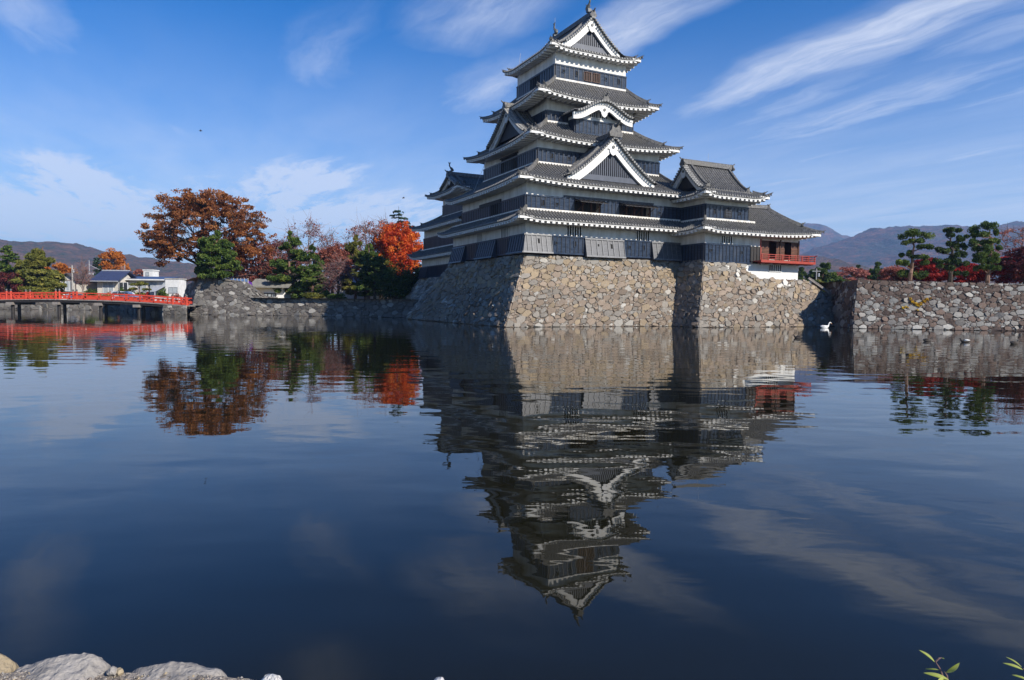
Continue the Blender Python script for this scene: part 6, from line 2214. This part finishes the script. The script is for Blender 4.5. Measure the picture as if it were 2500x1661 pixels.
Yr = 2.70
def crest(pts):
    return [(near(x, y, Yr)[0], near(x, y, Yr)[2]) for x, y in pts]
slab('tan rounded rock cut by the left edge of the photo at the water', crest([(-120, 1600), (-40, 1588), (2, 1594), (18, 1604), (32, 1618), (40, 1634), (43, 1650)]), Yr, 0.30, 'fieldstone_tan', 1)
slab('largest pale grey rock with slanting top at the bottom left water edge', crest([(30, 1652), (44, 1634), (64, 1626), (95, 1617), (125, 1607), (152, 1599), (172, 1600), (190, 1602), (215, 1601), (239, 1605), (243, 1611), (262, 1627), (275, 1642)]), Yr, 0.34, 'fieldstone', 2)
slab('long low smooth grey rock, second large one at the bottom left', crest([(308, 1654), (325, 1641), (345, 1634), (380, 1627), (420, 1624), (470, 1627), (515, 1632), (535, 1637), (548, 1645), (556, 1658)]), Yr, 0.28, 'fieldstone', 3)
c = near(272, 1640, Yr - 0.06); rock('little bluish stone beside the largest pale rock', (c[0], Yr - 0.06, c[2]), (0.022, 0.02, 0.02), 7, 'fieldstone')
c = near(292, 1642, Yr - 0.05); rock('little pointed buff stone between the two large rocks', (c[0], Yr - 0.05, c[2]), (0.016, 0.015, 0.022), 8, 'fieldstone_tan')
c = near(662, 1664, Yr - 0.1); rock('crumbly white stone at the bottom edge right of the long rock', (c[0], Yr - 0.1, c[2] - 0.005), (0.04, 0.04, 0.03), 9, 'fieldstone_pale', amp=0.6)
c = near(1072, 1668, Yr - 0.05); rock('tip of a small pale stone at the middle of the bottom edge', (c[0], Yr - 0.05, c[2] - 0.005), (0.026, 0.03, 0.026), 10, 'fieldstone_pale')
c = near(900, 1672, Yr - 0.05); rock('barely visible stone at the bottom edge left of the middle', (c[0], Yr - 0.05, c[2] - 0.005), (0.026, 0.03, 0.022), 13, 'fieldstone_pale')
g = np.random.default_rng(17)
mb = MB()
for k in range(4000):                                           # gravel strewn over the bank
    x, y = g.uniform(-2.3, -0.85), g.uniform(2.1, 2.66)
    if y > bank_edge(x):
        continue
    r = g.uniform(0.002, 0.007) * (1.7 if g.random() > 0.95 else 1)
    z = bank_z(x, y)
    d = g.normal(size=(6, 3)) * r * 0.15
    v = np.array([(r, 0, 0), (-r, 0, 0), (0, r, 0), (0, -r, 0), (0, 0, r * .8), (0, 0, -r * .8)]) + d + (x, y, z + r * .4)
    mb.add(v, [(0, 2, 4), (2, 1, 4), (1, 3, 4), (3, 0, 4), (2, 0, 5), (1, 2, 5), (3, 1, 5), (0, 3, 5)], int(g.integers(0, 3)))
structure(mb.build('gravel', ['fieldstone', 'gravel_ground', 'fieldstone_tan']), 'stuff')


def sprig(label, root, stems, leaves):
    base_ = near(*root)
    t = thing('willow_sprig', label, 'plant', tuple(base_), org=tuple(base_))
    m_ = MB()
    for pl in stems:
        m_.tube([near(*q) for q in pl], [0.0035] * (len(pl) - 1) + [0.0015], 6)
    m_.build('stem', ['twig'], t)
    for a, b, w in leaves:
        p0, p1 = near(*a), near(*b)
        L = np.linalg.norm(p1 - p0)
        d = (p1 - p0) / L
        side = np.cross(d, np.array([0.25, -0.75, 0.6]))
        side /= np.linalg.norm(side)
        nrm = np.cross(side, d)
        n = 9
        X = np.zeros((n + 1, 5, 3))
        for i in range(n + 1):
            f = i / n
            hw = w * L * math.sin(math.pi * min(1, f * 0.97 + 0.03)) ** 0.8
            for j, q in enumerate((-1, -.5, 0, .5, 1)):
                X[i, j] = p0 + d * L * f + side * hw * q + nrm * (hw * 0.45 * abs(q) + L * 0.10 * math.sin(math.pi * f))
        p = MB()
        p.grid(X)
        p.fc = [0.35 + 0.5 * ((i % 4) / 3) for i in range(len(p.f))]
        p.build('leaf', ['leaf_fresh'], t, smooth=True)


sprig('yellowish green willow sprig at the bottom right of the photo', (2318, 1700, 2.6), [[(2318, 1700, 2.6), (2303, 1655, 2.62), (2296, 1635, 2.63), (2284, 1616, 2.64)], [(2318, 1700, 2.6), (2312, 1650, 2.62), (2306, 1640, 2.63)], [(2284, 1616, 2.64), (2292, 1608, 2.64), (2300, 1606, 2.64)]],
      [((2282, 1617, 2.64), (2243, 1587, 2.66), .085), ((2310, 1642, 2.62), (2343, 1618, 2.60), .13), ((2316, 1660, 2.61), (2254, 1643, 2.63), .085), ((2294, 1636, 2.63), (2258, 1634, 2.66), .06), ((2298, 1607, 2.64), (2306, 1609, 2.63), .25), ((2303, 1666, 2.6), (2290, 1660, 2.58), .3)])
sprig('willow sprig with slender leaves cut by the right edge', (2530, 1700, 2.6), [[(2530, 1700, 2.6), (2512, 1650, 2.62), (2498, 1632, 2.63)]],
      [((2498, 1636, 2.63), (2448, 1619, 2.65), .075), ((2494, 1629, 2.63), (2455, 1604, 2.66), .06), ((2508, 1660, 2.6), (2470, 1648, 2.62), .085), ((2510, 1650, 2.6), (2532, 1625, 2.58), .1)])

# ------------------------------------------------------------------ the air between here and the mountains
N = mat('air')
N.t.nodes.remove(N.p)
vol = N.n('ShaderNodeVolumePrincipled')
vol.inputs['Color'].default_value = (0.40, 0.60, 1.0, 1)
vol.inputs['Density'].default_value = 0.00015
vol.inputs['Anisotropy'].default_value = 0.2
N.l(vol.outputs[0], N.out.inputs['Volume'])
mb = MB()
mb.box((-6500, -60, -1.6), (7500, 6500, 470))
o = mb.build('haze', ['air'])
structure(o, 'stuff')
